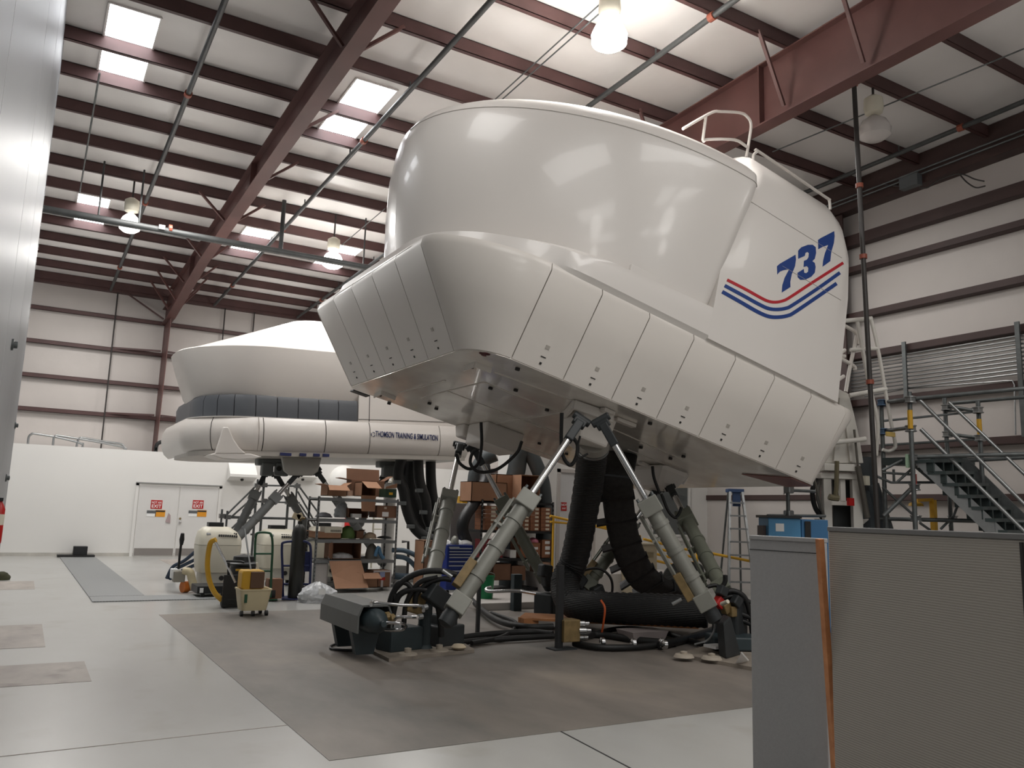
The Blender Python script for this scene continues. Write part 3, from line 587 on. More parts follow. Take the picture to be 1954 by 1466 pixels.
# --- decals on the near side
def DEC(x, y, dv=-.441): return SON(1300 + x / 3.186, 180 + y / 3.186, 1, dv)
def decal(name, poly, m_):
    m = MB(); m.prism([DEC(*p) for p in poly], SV * .008); return m.build(name, m_, sim)
decal('digit', [(583, 1045), (600, 1030), (695, 975), (698, 1005), (692, 1045), (672, 1095), (663, 1140), (664, 1172), (612, 1205), (616, 1160), (630, 1115), (658, 1062), (620, 1070), (600, 1078), (585, 1095)], BLUE)
decal('digit', [(712, 950), (730, 930), (770, 915), (800, 915), (818, 930), (820, 965), (812, 1000), (797, 1015), (812, 1025), (817, 1050), (812, 1085), (790, 1110), (755, 1127), (725, 1128), (709, 1112), (708, 1085), (745, 1062), (748, 1085), (760, 1088), (772, 1078), (774, 1055), (765, 1045), (745, 1050), (747, 1012), (765, 1005), (775, 990), (777, 965), (768, 958), (755, 965), (752, 982), (712, 1000)], BLUE)
decal('digit', [(833, 885), (850, 873), (930, 832), (933, 862), (928, 905), (912, 960), (906, 1015), (860, 1048), (864, 1010), (875, 965), (895, 915), (860, 928), (850, 933), (834, 942)], BLUE)
for pts, w, m_ in (([(280, 1128), (400, 1190), (480, 1235), (530, 1258), (575, 1264), (620, 1255), (660, 1235), (800, 1143), (985, 1025)], 8.5, RED), ([(265, 1163), (380, 1225), (470, 1275), (530, 1302), (585, 1308), (640, 1300), (680, 1280), (820, 1188), (965, 1085)], 10.5, BLUE), ([(250, 1200), (370, 1268), (460, 1320), (530, 1350), (590, 1355), (650, 1345), (690, 1325), (830, 1230), (945, 1150)], 11, BLUE)):
    cv = bez([(x, y, 0) for x, y in pts], 6); up, dn = [], []
    for i, p in enumerate(cv):
        d = (cv[min(i + 1, len(cv) - 1)] - cv[max(i - 1, 0)]).normalized(); n_ = Vector((-d.y, d.x, 0)); up.append(p - n_ * w); dn.append(p + n_ * w)
    m = MB(); a = [DEC(p.x, p.y) for p in up]; b = [DEC(p.x, p.y) for p in dn]; n = len(a); bk = SV * .008
    m.loft([[x_, y_, y_ + bk, x_ + bk] for x_, y_ in zip(a, b)]); m.build('stripe', m_, sim)
# --- railings on the roof and white tube ladder at the rear
def rail(name, paths, v, r=.022):
    m = MB()
    for pth in paths: m.tube(bez([SON(*p, 1, v) for p in pth], 4) if len(pth) > 2 else [SON(*p, 1, v) for p in pth], r, 8)
    return m.build(name, SIMW2, sim, True)
rail('roof_railing', [[(1303, 246), (1330, 230), (1360, 214), (1375, 213), (1410, 215), (1424, 221), (1433, 236), (1430, 265), (1424, 300)], [(1347, 222), (1341, 268)], [(1342, 270), (1352, 266), (1402, 267), (1425, 280)]], .35)
rail('roof_railing', [[(1437, 306), (1438, 296), (1444, 290), (1452, 292), (1572, 374), (1582, 382), (1584, 400)]], .3)
rail('rear_ladder', [[(1612, 622), (1632, 634), (1634, 646), (1622, 700), (1614, 748)], [(1632, 634), (1638, 645), (1636, 658)], [(1612, 680), (1601, 678), (1612, 668)], [(1600, 682), (1628, 698), (1632, 706)], [(1594, 729), (1610, 718)]], .3, .03)

# ================================================================== HYDRAULIC LEGS OF THE NEAR SIMULATOR
def leg(label, top, bot, rb=.095, rr=.042, frac=.56, body=ACT, pipes=True, group='hydraulic legs of the near simulator', valve=True):
    top, bot = Vector(top), Vector(bot); d = (top - bot); L = d.length; d.normalize()
    t = thing('hydraulic_leg', label, 'hydraulic leg', bot, group)
    mid = (top + bot) / 2; vw = (mid - CAM).normalized(); sx = d.cross(vw).normalized(); sy = sx.cross(d)
    if sx.x > 0: sx = -sx
    R = Matrix((sx, sy, d)).transposed(); at = lambda f, a=0, b=0: bot + d * (L * f) + sx * a + sy * b
    b0 = .2 / L
    MB().cyl(at(b0), at(frac), rb, n=24).build('barrel', body, t, True)
    MB().cyl(at(frac - .02), at(1 - .3 / L), rr, n=18).build('piston_rod', CHROME, t, True)
    m = MB(); m.box(at(frac), (rb * 2.6, rb * 2.6, .2), R); m.build('gland_block', body, t, False, .012)
    for a, b in ((-1, -1), (1, -1), (1, 1), (-1, 1)):
        MB().cyl(at(frac + .1 / L, a * rb, b * rb), at(frac + .14 / L, a * rb, b * rb), .018, n=8).build('bolt', ALUD, t)
    for f in (.2, .33, .46): MB().cyl(at(f), at(f + .05 / L), rb * 1.13, n=20).build('clamp_ring', body, t, True)
    if pipes:
        for a, b in ((rb * 1.5, -.04), (rb * 1.75, .05)): MB().cyl(at(.17, a, b), at(frac - .02, a, b), .016, n=8).build('side_pipe', body, t, True)
        for f in (.22, .42): MB().box(at(f, rb * 1.4, 0), (.1, .1, .03), R).build('pipe_saddle', body, t)
    if valve:
        m = MB(); m.box(at(.19, rb * 1.35, -.02), (.1, .13, .34), R); m.build('valve_manifold', BRASS, t, False, .008)
        m = MB(); m.cyl(at(.15, rb * 2.3, -.05), at(.15, rb * 3.6, -.05), .022, n=10); m.build('valve_fitting', ALU, t, True)
    m = MB(); m.lathe(bot - d * .02, d, [(.04, 0), (.085, .03), (.09, .1), (.082, .18), (rb * .95, .22)], 18); m.build('lower_boot', CASTD, t, True)
    m = MB(); m.box(at(.2 / L + .06 / L), (rb * 2.3, rb * 2.3, .2), R); m.build('lower_block', body, t, False, .012)
    m = MB(); m.box(at(1 - .2 / L), (.11, .13, .3), R); m.box(at(1 - .05 / L), (.17, .09, .12), R); m.cyl(at(1, -.12), at(1, .12), .05, n=12); m.build('upper_clevis', CASTD, t, False, .015)
    return t
SC2 = lambda px, py, w: SON(px, py, 2, w)
B1, B2, B3, B4, B5, B6 = AZ(848, 1192, .42), AZ(1366, 1185, .45), AZ(818, 1135, .6), AZ(1050, 1125, .42), AZ(1392, 1150, .58), AZ(1105, 1140, .36)
leg('near hydraulic leg slanting down left from the centre joint to the front base', SC2(1110, 800, -.3), B1)
leg('near hydraulic leg slanting down right from the centre joint towards the grey panels', SC2(1146, 802, -.3), B2)
leg('hydraulic leg standing almost upright beside the blue tool chest', SC2(878, 849, -.3), B3, valve=False)
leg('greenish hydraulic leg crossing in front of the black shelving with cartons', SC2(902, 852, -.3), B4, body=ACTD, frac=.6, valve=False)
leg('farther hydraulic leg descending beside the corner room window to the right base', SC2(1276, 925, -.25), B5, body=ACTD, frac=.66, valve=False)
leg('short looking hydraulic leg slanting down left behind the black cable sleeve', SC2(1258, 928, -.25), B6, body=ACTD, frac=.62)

# --- front base with its accumulator, pipes and hoses
def floor_plate(pts, th, name, m_, par, z0=0.003):
    m = MB(); m.prism([(p[0], p[1], z0) for p in pts], (0, 0, th)); return m.build(name, m_, par)
PLATE = mat('dusty_base_plate', (150, 140, 128), .7, var=.3, scale=5)
b1 = thing('actuator_base', 'front floor base with grey accumulator hood, chrome pipes and dark castings', 'actuator base', AZ(770, 1235, 0), 'floor bases of the near simulator')
floor_plate([AZ(640, 1214, 0), AZ(742, 1264, 0), AZ(905, 1246, 0), AZ(830, 1196, 0)], .035, 'base_plate', PLATE, b1)
N, F_ = AZ(716, 1186, .42), AZ(641, 1160, .42); ax = (N - F_).normalized(); sd = ax.cross(Vector((0, 0, 1))).normalized(); up = Vector((0, 0, 1))
F_ = N - ax * 1.25
m = MB()
sec = [(-.2, -.12), (-.2, .06), (-.15, .17), (.15, .17), (.2, .06), (.2, -.12), (.18, -.12), (.18, .05), (.14, .15), (-.14, .15), (-.18, .05), (-.18, -.12)]
m.loft([[F_ + sd * a + up * b for a, b in sec], [N + sd * a + up * b for a, b in sec]]); m.build('accumulator_hood', mat('hood_grey', (98, 100, 98), .45, var=.12), b1)
MB().lathe(F_ + ax * .1, ax, [(0, 0), (.09, .02), (.135, .08), (.14, .2), (.14, 1.05), (.13, 1.2), (.085, 1.3), (.03, 1.34), (.03, 1.4)], 22).build('accumulator', TEAL, b1, True)
for f_ in (.25, .72):
    p = F_ + ax * (1.25 * f_); m = MB(); m.prism([p + sd * .17 - up * .1, p - sd * .17 - up * .1, Vector((p.x, p.y, 0.04)) - sd * .1, Vector((p.x, p.y, .04)) + sd * .1], ax * .1); m.build('hood_support', TEAL, b1)
q = AZ(752, 1244, 0.03); m = MB(); m.box(q + Vector((.1, .1, .13)), (.46, .3, .26), Matrix.Rotation(.25, 3, 'Z')); m.build('teal_block', TEAL, b1, False, .02)
q = AZ(808, 1238, .03); MB().lathe(q, up, [(.11, 0), (.085, .04), (.075, .05), (.075, .38), (.085, .38), (.085, .56), (.05, .58), (.03, .62)], 16).build('filter_post', TEAL, b1, True)
q2 = AZ(850, 1232, .03); m = MB(); m.box(q2 + Vector((-.02, .1, .12)), (.42, .4, .24), Matrix.Rotation(.3, 3, 'Z')); m.box(q2 + Vector((0, .1, .27)), (.22, .3, .16), Matrix.Rotation(.3, 3, 'Z')); m.build('joint_pedestal', CASTD, b1, False, .02)
D0 = 9.0
for pts in ([(708, 1155), (712, 1150), (750, 1154), (806, 1157), (808, 1166)], [(700, 1163), (706, 1158), (730, 1157)], [(715, 1193), (735, 1202), (765, 1202), (775, 1196), (765, 1190), (740, 1189), (733, 1192)], [(748, 1186), (760, 1178), (785, 1178), (797, 1178)]):
    MB().tube(bez([PD(x, y, 8.75 + .15 * math.sin(x)) for x, y in pts], 5), .018, 9).build('chrome_pipe', CHROME, b1, True)
for (x, y), r in (((797, 1178), .03), ((806, 1160), .03), ((718, 1192), .04), ((733, 1178), .05), ((742, 1182), .05)):
    p = PD(x, y, 8.75); MB().lathe(p, (1, .2, .1), [(0, 0), (r, .01), (r, .06), (0, .07)], 8).build('pipe_union', ALU if r < .045 else BRASS, b1)
for pts, r in (([(735, 1195), (742, 1160), (752, 1128), (775, 1105), (805, 1092), (840, 1090), (872, 1098)], .035), ([(742, 1215), (755, 1150), (770, 1130), (795, 1125), (815, 1128), (832, 1145), (840, 1180), (842, 1215)], .036), ([(755, 1150), (752, 1130), (760, 1113), (775, 1113), (785, 1122)], .03), ([(792, 1160), (795, 1135), (815, 1115), (842, 1105), (862, 1107)], .03), ([(770, 1210), (772, 1170), (778, 1145), (800, 1112), (835, 1102)], .03)):
    MB().tube(bez([PD(x, y, 9.3) for x, y in pts], 6), r, 9).build('hydraulic_hose', BLACK, b1, True)
m = MB(); p = PD(792, 1150, 9.4); m.box(p, (.2, .16, .24), Matrix.Rotation(.3, 3, 'Y')); m.build('brass_valve', BRASS, b1, False, .02)
m = MB(); p = PD(835, 1140, 9.3); m.box(p, (.3, .2, .2), Matrix.Rotation(.6, 3, 'Y')); m.build('servo_valve', CASTD, b1, False, .02)
for x, y in ((778, 1250), (838, 1243)): m = MB(); m.lathe(AZ(x, y, .035), up, [(.11, 0), (.1, .02), (.04, .025), (.04, .07), (0, .08)], 14); m.build('hold_down_bolt', mat('dusty_bolt', (170, 160, 146), .7), b1, True)
tag(MB().lathe(AZ(875, 1240, .04), up, [(.0, 0), (.07, .01), (.09, .03), (.06, .06), (0, .065)], 12).build('foam_pad', mat('cream_pad', (206, 190, 164), .7), None, True), 'small cream pad lying on the dusty front base plate', 'pad')
m = MB(); m.tube(bez([AZ(705, 1243, .03), AZ(660, 1241, .02), AZ(632, 1238, .02), AZ(636, 1231, .02), AZ(668, 1228, .03), AZ(700, 1222, .05)], 6), .014, 7); tag(m.build('cable', BLACK, None, True), 'thin black cable looped on bare concrete left of the front base', 'cable')
# --- right base, mostly behind the grey panels
b2 = thing('actuator_base', 'right floor base with tangled hoses, half hidden by the grey panels', 'actuator base', AZ(1370, 1250, 0), 'floor bases of the near simulator')
floor_plate([AZ(1290, 1254, 0), AZ(1440, 1282, 0), AZ(1560, 1250, 0), AZ(1400, 1225, 0)], .04, 'base_plate', PLATE, b2)
p = AZ(1392, 1245, .04); m = MB(); m.box(p + Vector((.25, .12, .09)), (.7, .4, .16), Matrix.Rotation(-.5, 3, 'Z')); m.build('teal_block', TEAL, b2, False, .02)
m = MB(); m.prism([B2 + Vector((.02, -.1, -.02)), B2 + Vector((.24, .0, .04)), Vector((B2.x + .42, B2.y + .02, .04)), Vector((B2.x + .02, B2.y - .14, .04))], (.12, .24, 0)); m.build('joint_pedestal', CASTD, b2, False, .02)
m = MB(); m.box(B5 + Vector((.05, .05, -.22)), (.35, .35, .5), Matrix.Rotation(.4, 3, 'Z')); m.build('joint_pedestal', CASTD, b2, False, .03)
for pts, r in (([(1370, 1140), (1395, 1128), (1420, 1140), (1432, 1175), (1436, 1210)], .035), ([(1355, 1150), (1400, 1138), (1432, 1150)], .03), ([(1375, 1190), (1400, 1170), (1436, 1180)], .035), ([(1365, 1160), (1372, 1130), (1383, 1112), (1384, 1098)], .03), ([(1390, 1210), (1410, 1185), (1440, 1195)], .03), ([(1350, 1120), (1368, 1118), (1385, 1135)], .025)):
    MB().tube(bez([PD(x, y, 10.3) for x, y in pts], 6), r, 9).build('hydraulic_hose', BLACK, b2, True)
for x, y, mm in ((1372, 1150, REDP), (1385, 1160, BRASS), (1398, 1167, BRASS), (1378, 1128, CASTD), (1405, 1148, CASTD)):
    m = MB(); m.box(PD(x, y, 10.2), (.12, .1, .13), Matrix.Rotation(x, 3, 'Y')); m.build('valve_body', mm, b2, False, .015)
MB().cyl(PD(1377, 1153, 10), PD(1389, 1148, 9.9), .025, n=10).build('valve_fitting', CREAM, b2, True)
MB().tube(bez([PD(1364, 1188, 9.9), PD(1362, 1205, 9.9), PD(1350, 1222, 9.8), PD(1325, 1230, 9.8)], 6), .012, 7).build('grey_tube', ALU, b2, True)
m = MB(); m.box(AZ(1375, 1233, .12), (.36, .2, .03)); m.build('cover_plate', PAPER, b2)
m = MB(); m.prism([AZ(1404, 1266, .05), AZ(1428, 1262, .05), AZ(1414, 1246, .2)], (.02, .01, .01)); tag(m.build('paper_scrap', PAPER), 'white folded paper scrap on the right base plate', 'paper')
for x, y in ((1305, 1254), (1358, 1258)): m = MB(); m.lathe(AZ(x, y, .043), up, [(.12, 0), (.1, .03), (.04, .035), (.04, .06), (0, .07)], 12); m.build('hold_down_bolt', mat('dusty_bolt', (170, 160, 146), .7), b2, True)
# --- rear base
b3 = thing('actuator_base', 'rear floor base under the simulator, behind the plywood board', 'actuator base', AZ(1075, 1150, 0), 'floor bases of the near simulator')
floor_plate([AZ(1010, 1152, 0), AZ(1140, 1160, 0), AZ(1150, 1140, 0), AZ(1040, 1136, 0)], .04, 'base_plate', PLATE, b3)
for B in (B4, B6): m = MB(); m.box(Vector((B.x, B.y, .2)), (.38, .38, .34), Matrix.Rotation(.3, 3, 'Z')); m.build('joint_pedestal', CASTD, b3, False, .03)
MB().tube(bez([PD(1105, 1092, 12.4), PD(1130, 1085, 12.4), PD(1150, 1088, 12.4), PD(1166, 1105, 12.4), PD(1168, 1130, 12.4), PD(1158, 1150, 12.4)], 6), .02, 8).build('hydraulic_hose', BLACK, b3, True)
for x, y, s_ in ((1098, 1090, .22), (1105, 1108, .2), (1140, 1130, .2), (1040, 1090, .2), (1046, 1105, .2)):
    m = MB(); m.box(PD(x, y, 12.6), (s_, s_ * .8, s_), Matrix.Rotation(x, 3, 'Y')); m.build('valve_body', CASTD, b3, False, .03)

# --- hoses hanging from the deck
for lb, pts, dep, r in (('black hose loop hanging from the white junction box under the deck', [(918, 806), (919, 850), (912, 885), (895, 895), (877, 884), (870, 866)], 12.0, .024), ('long black hose swinging between deck and the left joint', [(996, 842), (985, 866), (950, 895), (915, 901), (898, 886), (901, 866), (912, 858)], 11.8, .024), ('black hose loop hanging left of the centre joint', [(1072, 788), (1071, 840), (1075, 872), (1088, 888), (1099, 874), (1102, 850), (1094, 836)], 10.2, .024), ('short black hose hanging at the rear white joint pod', [(1245, 890), (1248, 912), (1258, 940)], 12.0, .022), ('black hose loop below the rear joint pod', [(1262, 943), (1275, 975), (1288, 988), (1296, 980), (1300, 968)], 12.0, .022), ('thin black hose hung below the centre joint bracket', [(1107, 832), (1101, 860), (1106, 873), (1122, 866)], 10.0, .014)):
    m = MB(); m.tube(bez([PD(x, y, dep) for x, y in pts], 7), r, 9); tag(m.build('hanging_hose', BLACK, None, True), lb, 'hose', 'hoses hanging under the near simulator')

# --- big corrugated duct, its collar, and the black cable sleeve
DUCTM = ribbed('corrugated_black_duct', (30, 30, 31), 14, 'Z', .6, .6, (18, 18, 18))
dp = bez([SON(1132, 846, 2, -.35), PD(1122, 930, 11.6), PD(1098, 1060, 12.1), PD(1078, 1112, 12.0), PD(1092, 1150, 11.6), PD(1150, 1159, 11.2), PD(1250, 1163, 10.9), PD(1350, 1168, 10.7)], 16)
m = MB(); m.tube(dp, .2, 22, rad=[.2 + .012 * (i % 2) for i in range(len(dp))])
duct = tag(m.build('air_duct', DUCTM, None, True), 'thick black corrugated air duct dropping from the deck and lying on plywood', 'duct')
p0 = SON(1132, 832, 2, -.02); ax0 = (dp[1] - dp[0]).normalized()
m = MB(); m.cyl(p0, dp[0] + ax0 * .02, .2, .19, n=24); m.cyl(dp[0] - ax0 * .06, dp[0] + ax0 * .05, .222, n=24); m.build('duct_collar', mat('collar_grey', (164, 160, 152), .4, metal=.3), sim, True)
m = MB(); m.cyl(dp[0] + ax0 * .06, dp[0] + ax0 * .1, .225, n=24); tag(m.build('hose_clamp', ALU, None, True), 'bright clamp band at the top of the thick black duct', 'clamp')
sl = bez([SON(1188, 868, 2, -.02), PD(1180, 905, 12.0), PD(1180, 960, 12.2), PD(1192, 1030, 12.4), PD(1212, 1080, 12.5), PD(1238, 1112, 12.6), PD(1275, 1124, 12.8), PD(1310, 1120, 13.0)], 9)
SLV = mat('mesh_sleeve', (44, 41, 39), .75, var=.45, scale=14, bump=.5, bscale=70)
cs = thing('cable_sleeve', 'wide black netted cable sleeve with rungs curving down beside the duct', 'cable sleeve', sl[20])
m = MB(); rings = []; wv = (MW @ Vector((1, 0, 0)))
for i, p in enumerate(sl):
    d = (sl[min(i + 1, len(sl) - 1)] - sl[max(i - 1, 0)]).normalized(); n_ = d.cross(wv).normalized(); x_ = n_.cross(d).normalized()
    hw, ht = .23, .09
    rings.append([p + x_ * (hw * math.copysign(abs(math.cos(a)) ** .5, math.cos(a))) + n_ * (ht * math.copysign(abs(math.sin(a)) ** .6, math.sin(a))) for a in [2 * math.pi * k / 20 for k in range(20)]])
m.loft(rings); m.build('sleeve', SLV, cs, True)
for i in range(10, 60, 6):
    p = sl[i]; d = (sl[i + 1] - sl[i - 1]).normalized(); n_ = d.cross(wv).normalized(); x_ = n_.cross(d).normalized()
    m = MB(); m.beam(p - x_ * .37, p + x_ * .245, .03, .185, up=n_); m.build('rung', BLKP, cs)
m = MB(); rr_ = random.Random(3)
for k in range(8):
    m.tube(bez([PD(1244 + k * 3, 1126 - k * 1.5, 12.7 + .03 * k), PD(1262 + k * 2, 1118 - k * 4, 12.8 + .03 * k), PD(1290 + k, 1106 - k * 4, 12.9 + .03 * k), PD(1318 + k * 2, 1106 - k * 3.5, 13.0), PD(1338, 1116 - k * 3, 13.1)], 6), .055, 8)
tag(m.build('cable_bundle', mat('grey_black_cables', (66, 66, 63), .6, var=.3, scale=5), None, True), 'coiled bundle of dark grey cables below the yellow railing', 'cable bundle')
# --- plywood board, straps, boxes and posts around the duct
m = MB(); a, b = AZ(996, 1176, .15), AZ(1330, 1193, .15); m.beam(a, b, .62, .03); t = tag(m.build('plywood_board', PLY), 'long plywood board lying under the thick black duct', 'board')
tag(MB().box(AZ(1008, 1190, .085), (.24, .16, .16)).build('wood_block', PLY), 'small wood block propping the left end of the plywood board', 'block')
m = MB(); c = AZ(1225, 1225, .0); m.loft([[c + Vector((x * k, y * k, z)) for x, y in ((-.3, -.18), (.28, -.2), (.32, .2), (-.26, .22))] for z, k in ((.0, .8), (.15, 1))]); tag(m.build('grey_tray', mat('pinkish_grey_tray', (150, 140, 138), .5)), 'pinkish grey tapered tray under the plywood board', 'tray')
m = MB(); m.tube(bez([PD(1147, 1146, 10.9), PD(1154, 1160, 10.8), PD(1152, 1185, 10.8), PD(1147, 1215, 10.9)], 5), .014, 7); tag(m.build('orange_strap', mat('strap_orange', (206, 92, 40), .6), None, True), 'orange cord hanging over the front of the thick black duct', 'cord')
vb = thing('valve_stand', 'dark floor post with brass valve block and chrome hose ends before the duct', 'valve stand', AZ(1072, 1243, 0))
q = AZ(1066, 1240, 0); m = MB(); m.lohi((q.x - .04, q.y - .03, 0), (q.x + .04, q.y + .03, 1.0)); m.build('post', BLKP, vb)
m = MB(); m.box(q + Vector((.14, .02, .22)), (.24, .2, .26)); m.build('valve_block', BRASS, vb, False, .01)
for z_, dy in ((.3, -.02), (.22, -.06), (.13, .0)): m = MB(); m.lathe(q + Vector((.24, dy, z_)), (1, -.3, 0), [(0, 0), (.035, .01), (.035, .1), (.025, .11), (.025, .16)], 10); m.build('hose_end', CHROME, vb, True)
m = MB(); m.lohi((q.x - .12, q.y - .1, 0), (q.x + .2, q.y + .1, .02)); m.build('foot_plate', CASTD, vb)
FH = [('black hydraulic hose lying from the front base to the valve stand', [(860, 1228), (920, 1222), (990, 1218), (1060, 1214)], .035, .05), ('second black hose lying just behind the hose to the valve stand', [(870, 1218), (940, 1210), (1010, 1206), (1055, 1210)], .04, .06), ('black hose arching low from the left leg past the green bucket', [(880, 1120), (905, 1150), (945, 1182), (1000, 1196), (1055, 1196)], .045, .09), ('black hose curving on the floor from the bucket to the valve stand', [(938, 1170), (985, 1190), (960, 1215), (900, 1228)], .03, .05), ('thick black hose lying from the valve stand to the chrome couplings', [(1085, 1210), (1150, 1212), (1220, 1222), (1290, 1228)], .045, .05), ('front black hose lying on the concrete right of the valve stand', [(1095, 1228), (1150, 1236), (1230, 1234), (1300, 1224)], .04, .05), ('black hose running to the right base along the floor', [(1260, 1232), (1300, 1222), (1340, 1210), (1380, 1195)], .05, .06), ('black hose lying behind the grey tray', [(1100, 1222), (1180, 1200), (1260, 1206), (1340, 1230)], .035, .05)]
for lb, pts, r, z in FH:
    m = MB(); m.tube(bez([AZ(x, y, z) for x, y in pts], 8), r, 9); tag(m.build('floor_hose', BLACK, None, True), lb, 'hose', 'black hoses lying under the near simulator')
for x, y in ((1258, 1227), (1264, 1231), (1145, 1226), (1204, 1228)):
    m = MB(); p = AZ(x, y, .09); m.lathe(p, (1, -.3, 0), [(.04, 0), (.058, .01), (.058, .05), (.04, .06)], 12); tag(m.build('hose_coupling', CHROME, None, True), {1258: 'left chrome coupling of the pair on the floor hose near the right base', 1264: 'right chrome coupling of the pair on the floor hose near the right base', 1145: 'small chrome coupling on the hoses below the orange cord', 1204: 'small chrome coupling below the grey tray'}[x], 'coupling')
for lb, x0, y0, y1 in (('thin black post standing behind the front leg left of the green bucket', 911, 1110, 1208), ('thin dark stand post under the cable sleeve', 1243, 1076, 1150), ('thick black stand post below the cable bundle', 1302, 1115, 1158)):
    p = AZ(x0, y1, 0); d_ = (MI @ (p - CAM)).z; q = PD(x0, y0, d_); w_ = .045 if x0 != 1302 else .14
    m = MB(); m.lohi((p.x - w_ / 2, p.y - w_ / 2, 0), (p.x + w_ / 2, p.y + w_ / 2, q.z)); tag(m.build('stand_post', BLKP), lb, 'post')
# green bucket on its low white box and the chrome pipe stand behind
bp = AZ(936, 1158, 0); wb = tag(MB().lohi(AZ(918, 1166, 0) - Vector((0, 0, 0)), AZ(1018, 1140, 0) + Vector((0, 0, .12))).build('white_slab', GREYW, None, False, .01), 'low pale slab on the floor under the green bucket', 'slab')
bk = thing('bucket', 'green plastic bucket with wire handle standing on the pale slab', 'bucket', Vector((bp.x, bp.y + .2, .12))); bo = ORG[bk]
MB().lathe(bo, up, [(.0, 0.0), (.125, 0), (.13, .01), (.15, .36), (.158, .36), (.158, .39), (.145, .39), (.12, .03), (0, .03)], 24).build('pail', GREEN, bk, True)
MB().tube(bez([bo + Vector((-.15, 0, .37)), bo + Vector((-.12, -.08, .42)), bo + Vector((0, -.13, .45)), bo + Vector((.12, -.08, .42)), bo + Vector((.15, 0, .37))], 5), .008, 6).build('handle', ALU, bk, True)
ps = thing('pipe_stand', 'chrome pipe on a dark post beside the green bucket', 'pipe stand', AZ(984, 1166, 0))
p = AZ(984, 1166, 0); m = MB(); m.lohi((p.x - .08, p.y - .06, 0), (p.x + .08, p.y + .06, .6)); m.build('post', TEAL, ps, False, .01)
MB().tube(bez([PD(938, 1121, 12.2), PD(928, 1124, 12.2), PD(935, 1129, 12.1), PD(985, 1128, 12.0), PD(1022, 1133, 12.0)], 6), .025, 9).build('chrome_pipe', CHROME, ps, True)

# ================================================================== THE FAR SIMULATOR
T2 = math.radians(2.2)
FU, FV, FW = Vector((math.cos(T2), 0, math.sin(T2))), Vector((0, 1, 0)), Vector((-math.sin(T2), 0, math.cos(T2)))
FO = Vector((2.9, 17.6, 2.66))
def Fp(u, v, w): return FO + FU * u + FV * v + FW * w
FBm = Matrix((FU, FV, FW))
def FON(px, py, ax, val):
    d = FBm @ ray(px, py); o = FBm @ (CAM - FO); return o + d * ((val - o[ax]) / d[ax])
FG = 4.0                                          # width of the far cab
def fout(u0, v0, u1, rc, n=12): return rrect(u0, u1, v0, FG - v0, ((rc, rc), (.15, .15), (.15, .15), (rc, rc)), n)
fs = thing('flight_simulator', 'smaller white flight simulator with charcoal window band behind the shelving', 'flight simulator', FO)
# bulged belt, one panel per length between the joints
us = [FON(px, 830, 1, 0).x for px in (503, 622, 706, 840)]; END = 6.25
def belt_prof(): return [(.0, .16), (.1, .06), (.25, .0), (.45, -.015), (.62, .015), (.75, .09)]
def belt(a, b, name='belt_panel'):
    m = MB(); m.loft([[Fp(u, ins, w) for w, ins in belt_prof()] + [Fp(u, ins + .04, w) for w, ins in belt_prof()[::-1]] for u in (a + .01, b - .01)]); return m.build(name, SIMF, fs, True)
cuts = [1.25] + us + [END]
for a, b in zip(cuts, cuts[1:]): belt(a, b)
outl = lambda ins, n=16: [(u, v) for u, v in corner((.0 + ins - .12, 1.35), (1.24, ins), (ins - .12, ins), n)]
def nose(t0, t1):
    m = MB(); rings = []
    for w, ins in belt_prof():
        rings.append(outl(ins, 24))
    k0, k1 = int(24 * t0), int(24 * t1)
    secs = [[Fp(*rings[j][i], belt_prof()[j][0]) for j in range(6)] + [Fp(rings[j][i][0] + .04, rings[j][i][1] + .03, belt_prof()[j][0]) for j in range(5, -1, -1)] for i in range(k0, k1 + 1)]
    m.loft(secs); return m.build('belt_panel', SIMF, fs, True)
nose(0, .56); nose(.56, 1)
m = MB(); m.tube([Fp(*(Vector(outl(ins, 24)[13]) - Vector((.004, .004))), w) for w, ins in belt_prof()], .007, 6); m.build('panel_joint', DARK, fs)
m = MB(); m.loft([[Fp(ins - .12, v, w) for w, ins in belt_prof()] + [Fp(ins - .08, v, w) for w, ins in belt_prof()[::-1]] for v in (1.36, FG)]); m.build('belt_panel', SIMF, fs, True)
m = MB(); m.loft([[Fp(u, v, w) for u, v in fout(.12, .24, END - .05, 1.3)] for w in (.03, .72)]); m.build('chassis', DARK, fs)
m = MB(); m.loft([[Fp(u, v, w) for u, v in fout(.02, .1, END, 1.1)] for w in (-.06, .04)]); m.build('underside_plate', mat('far_underside', (176, 170, 162), .4), fs)
m = MB(); m.loft([[Fp(u, v, w) for u, v in fout(-.02, .09, END, 1.15)] for w in (.745, .765)]); m.build('belt_top', SIMF, fs)
# charcoal band split by thin joints
ub = FON(683, 785, 1, .14).x
def band_pt(t, ins):
    "path: round the nose then along the near side"
    arc = corner((.0 + ins, 1.25), (1.1 + ins, ins), (ins, ins), 20)
    return arc
arc = corner((.1, 1.5), (1.2, .14), (.1, .14), 24)
path = [(.1, 3.5), (.1, 2.4)] + arc + [(ub, .14)]
segs = [path[0:2] + [arc[0]], arc[0:9], arc[8:14], arc[13:19], arc[18:25]]
x0 = 1.2
def band(seg):
    sn = [Vector((p[0], p[1], 0)) for p in seg]; m = MB(); r = []
    for i, p in enumerate(sn):
        d = (sn[min(i + 1, len(sn) - 1)] - sn[max(i - 1, 0)]).normalized(); nx = Vector((-d.y, d.x, 0))
        q = p + (d * .008 if i == 0 else d * -.008 if i == len(sn) - 1 else Vector())
        f = lambda o_, w: Fp(q.x + nx.x * o_, q.y + nx.y * o_, w)
        r.append([f(0, .765), f(0, 1.12), f(.05, 1.24), f(.12, 1.24), f(.12, .765)])
    m.loft(r); m.build('window_band', BAND, fs, True)
for sgm in segs: band(sgm)
nb = 5
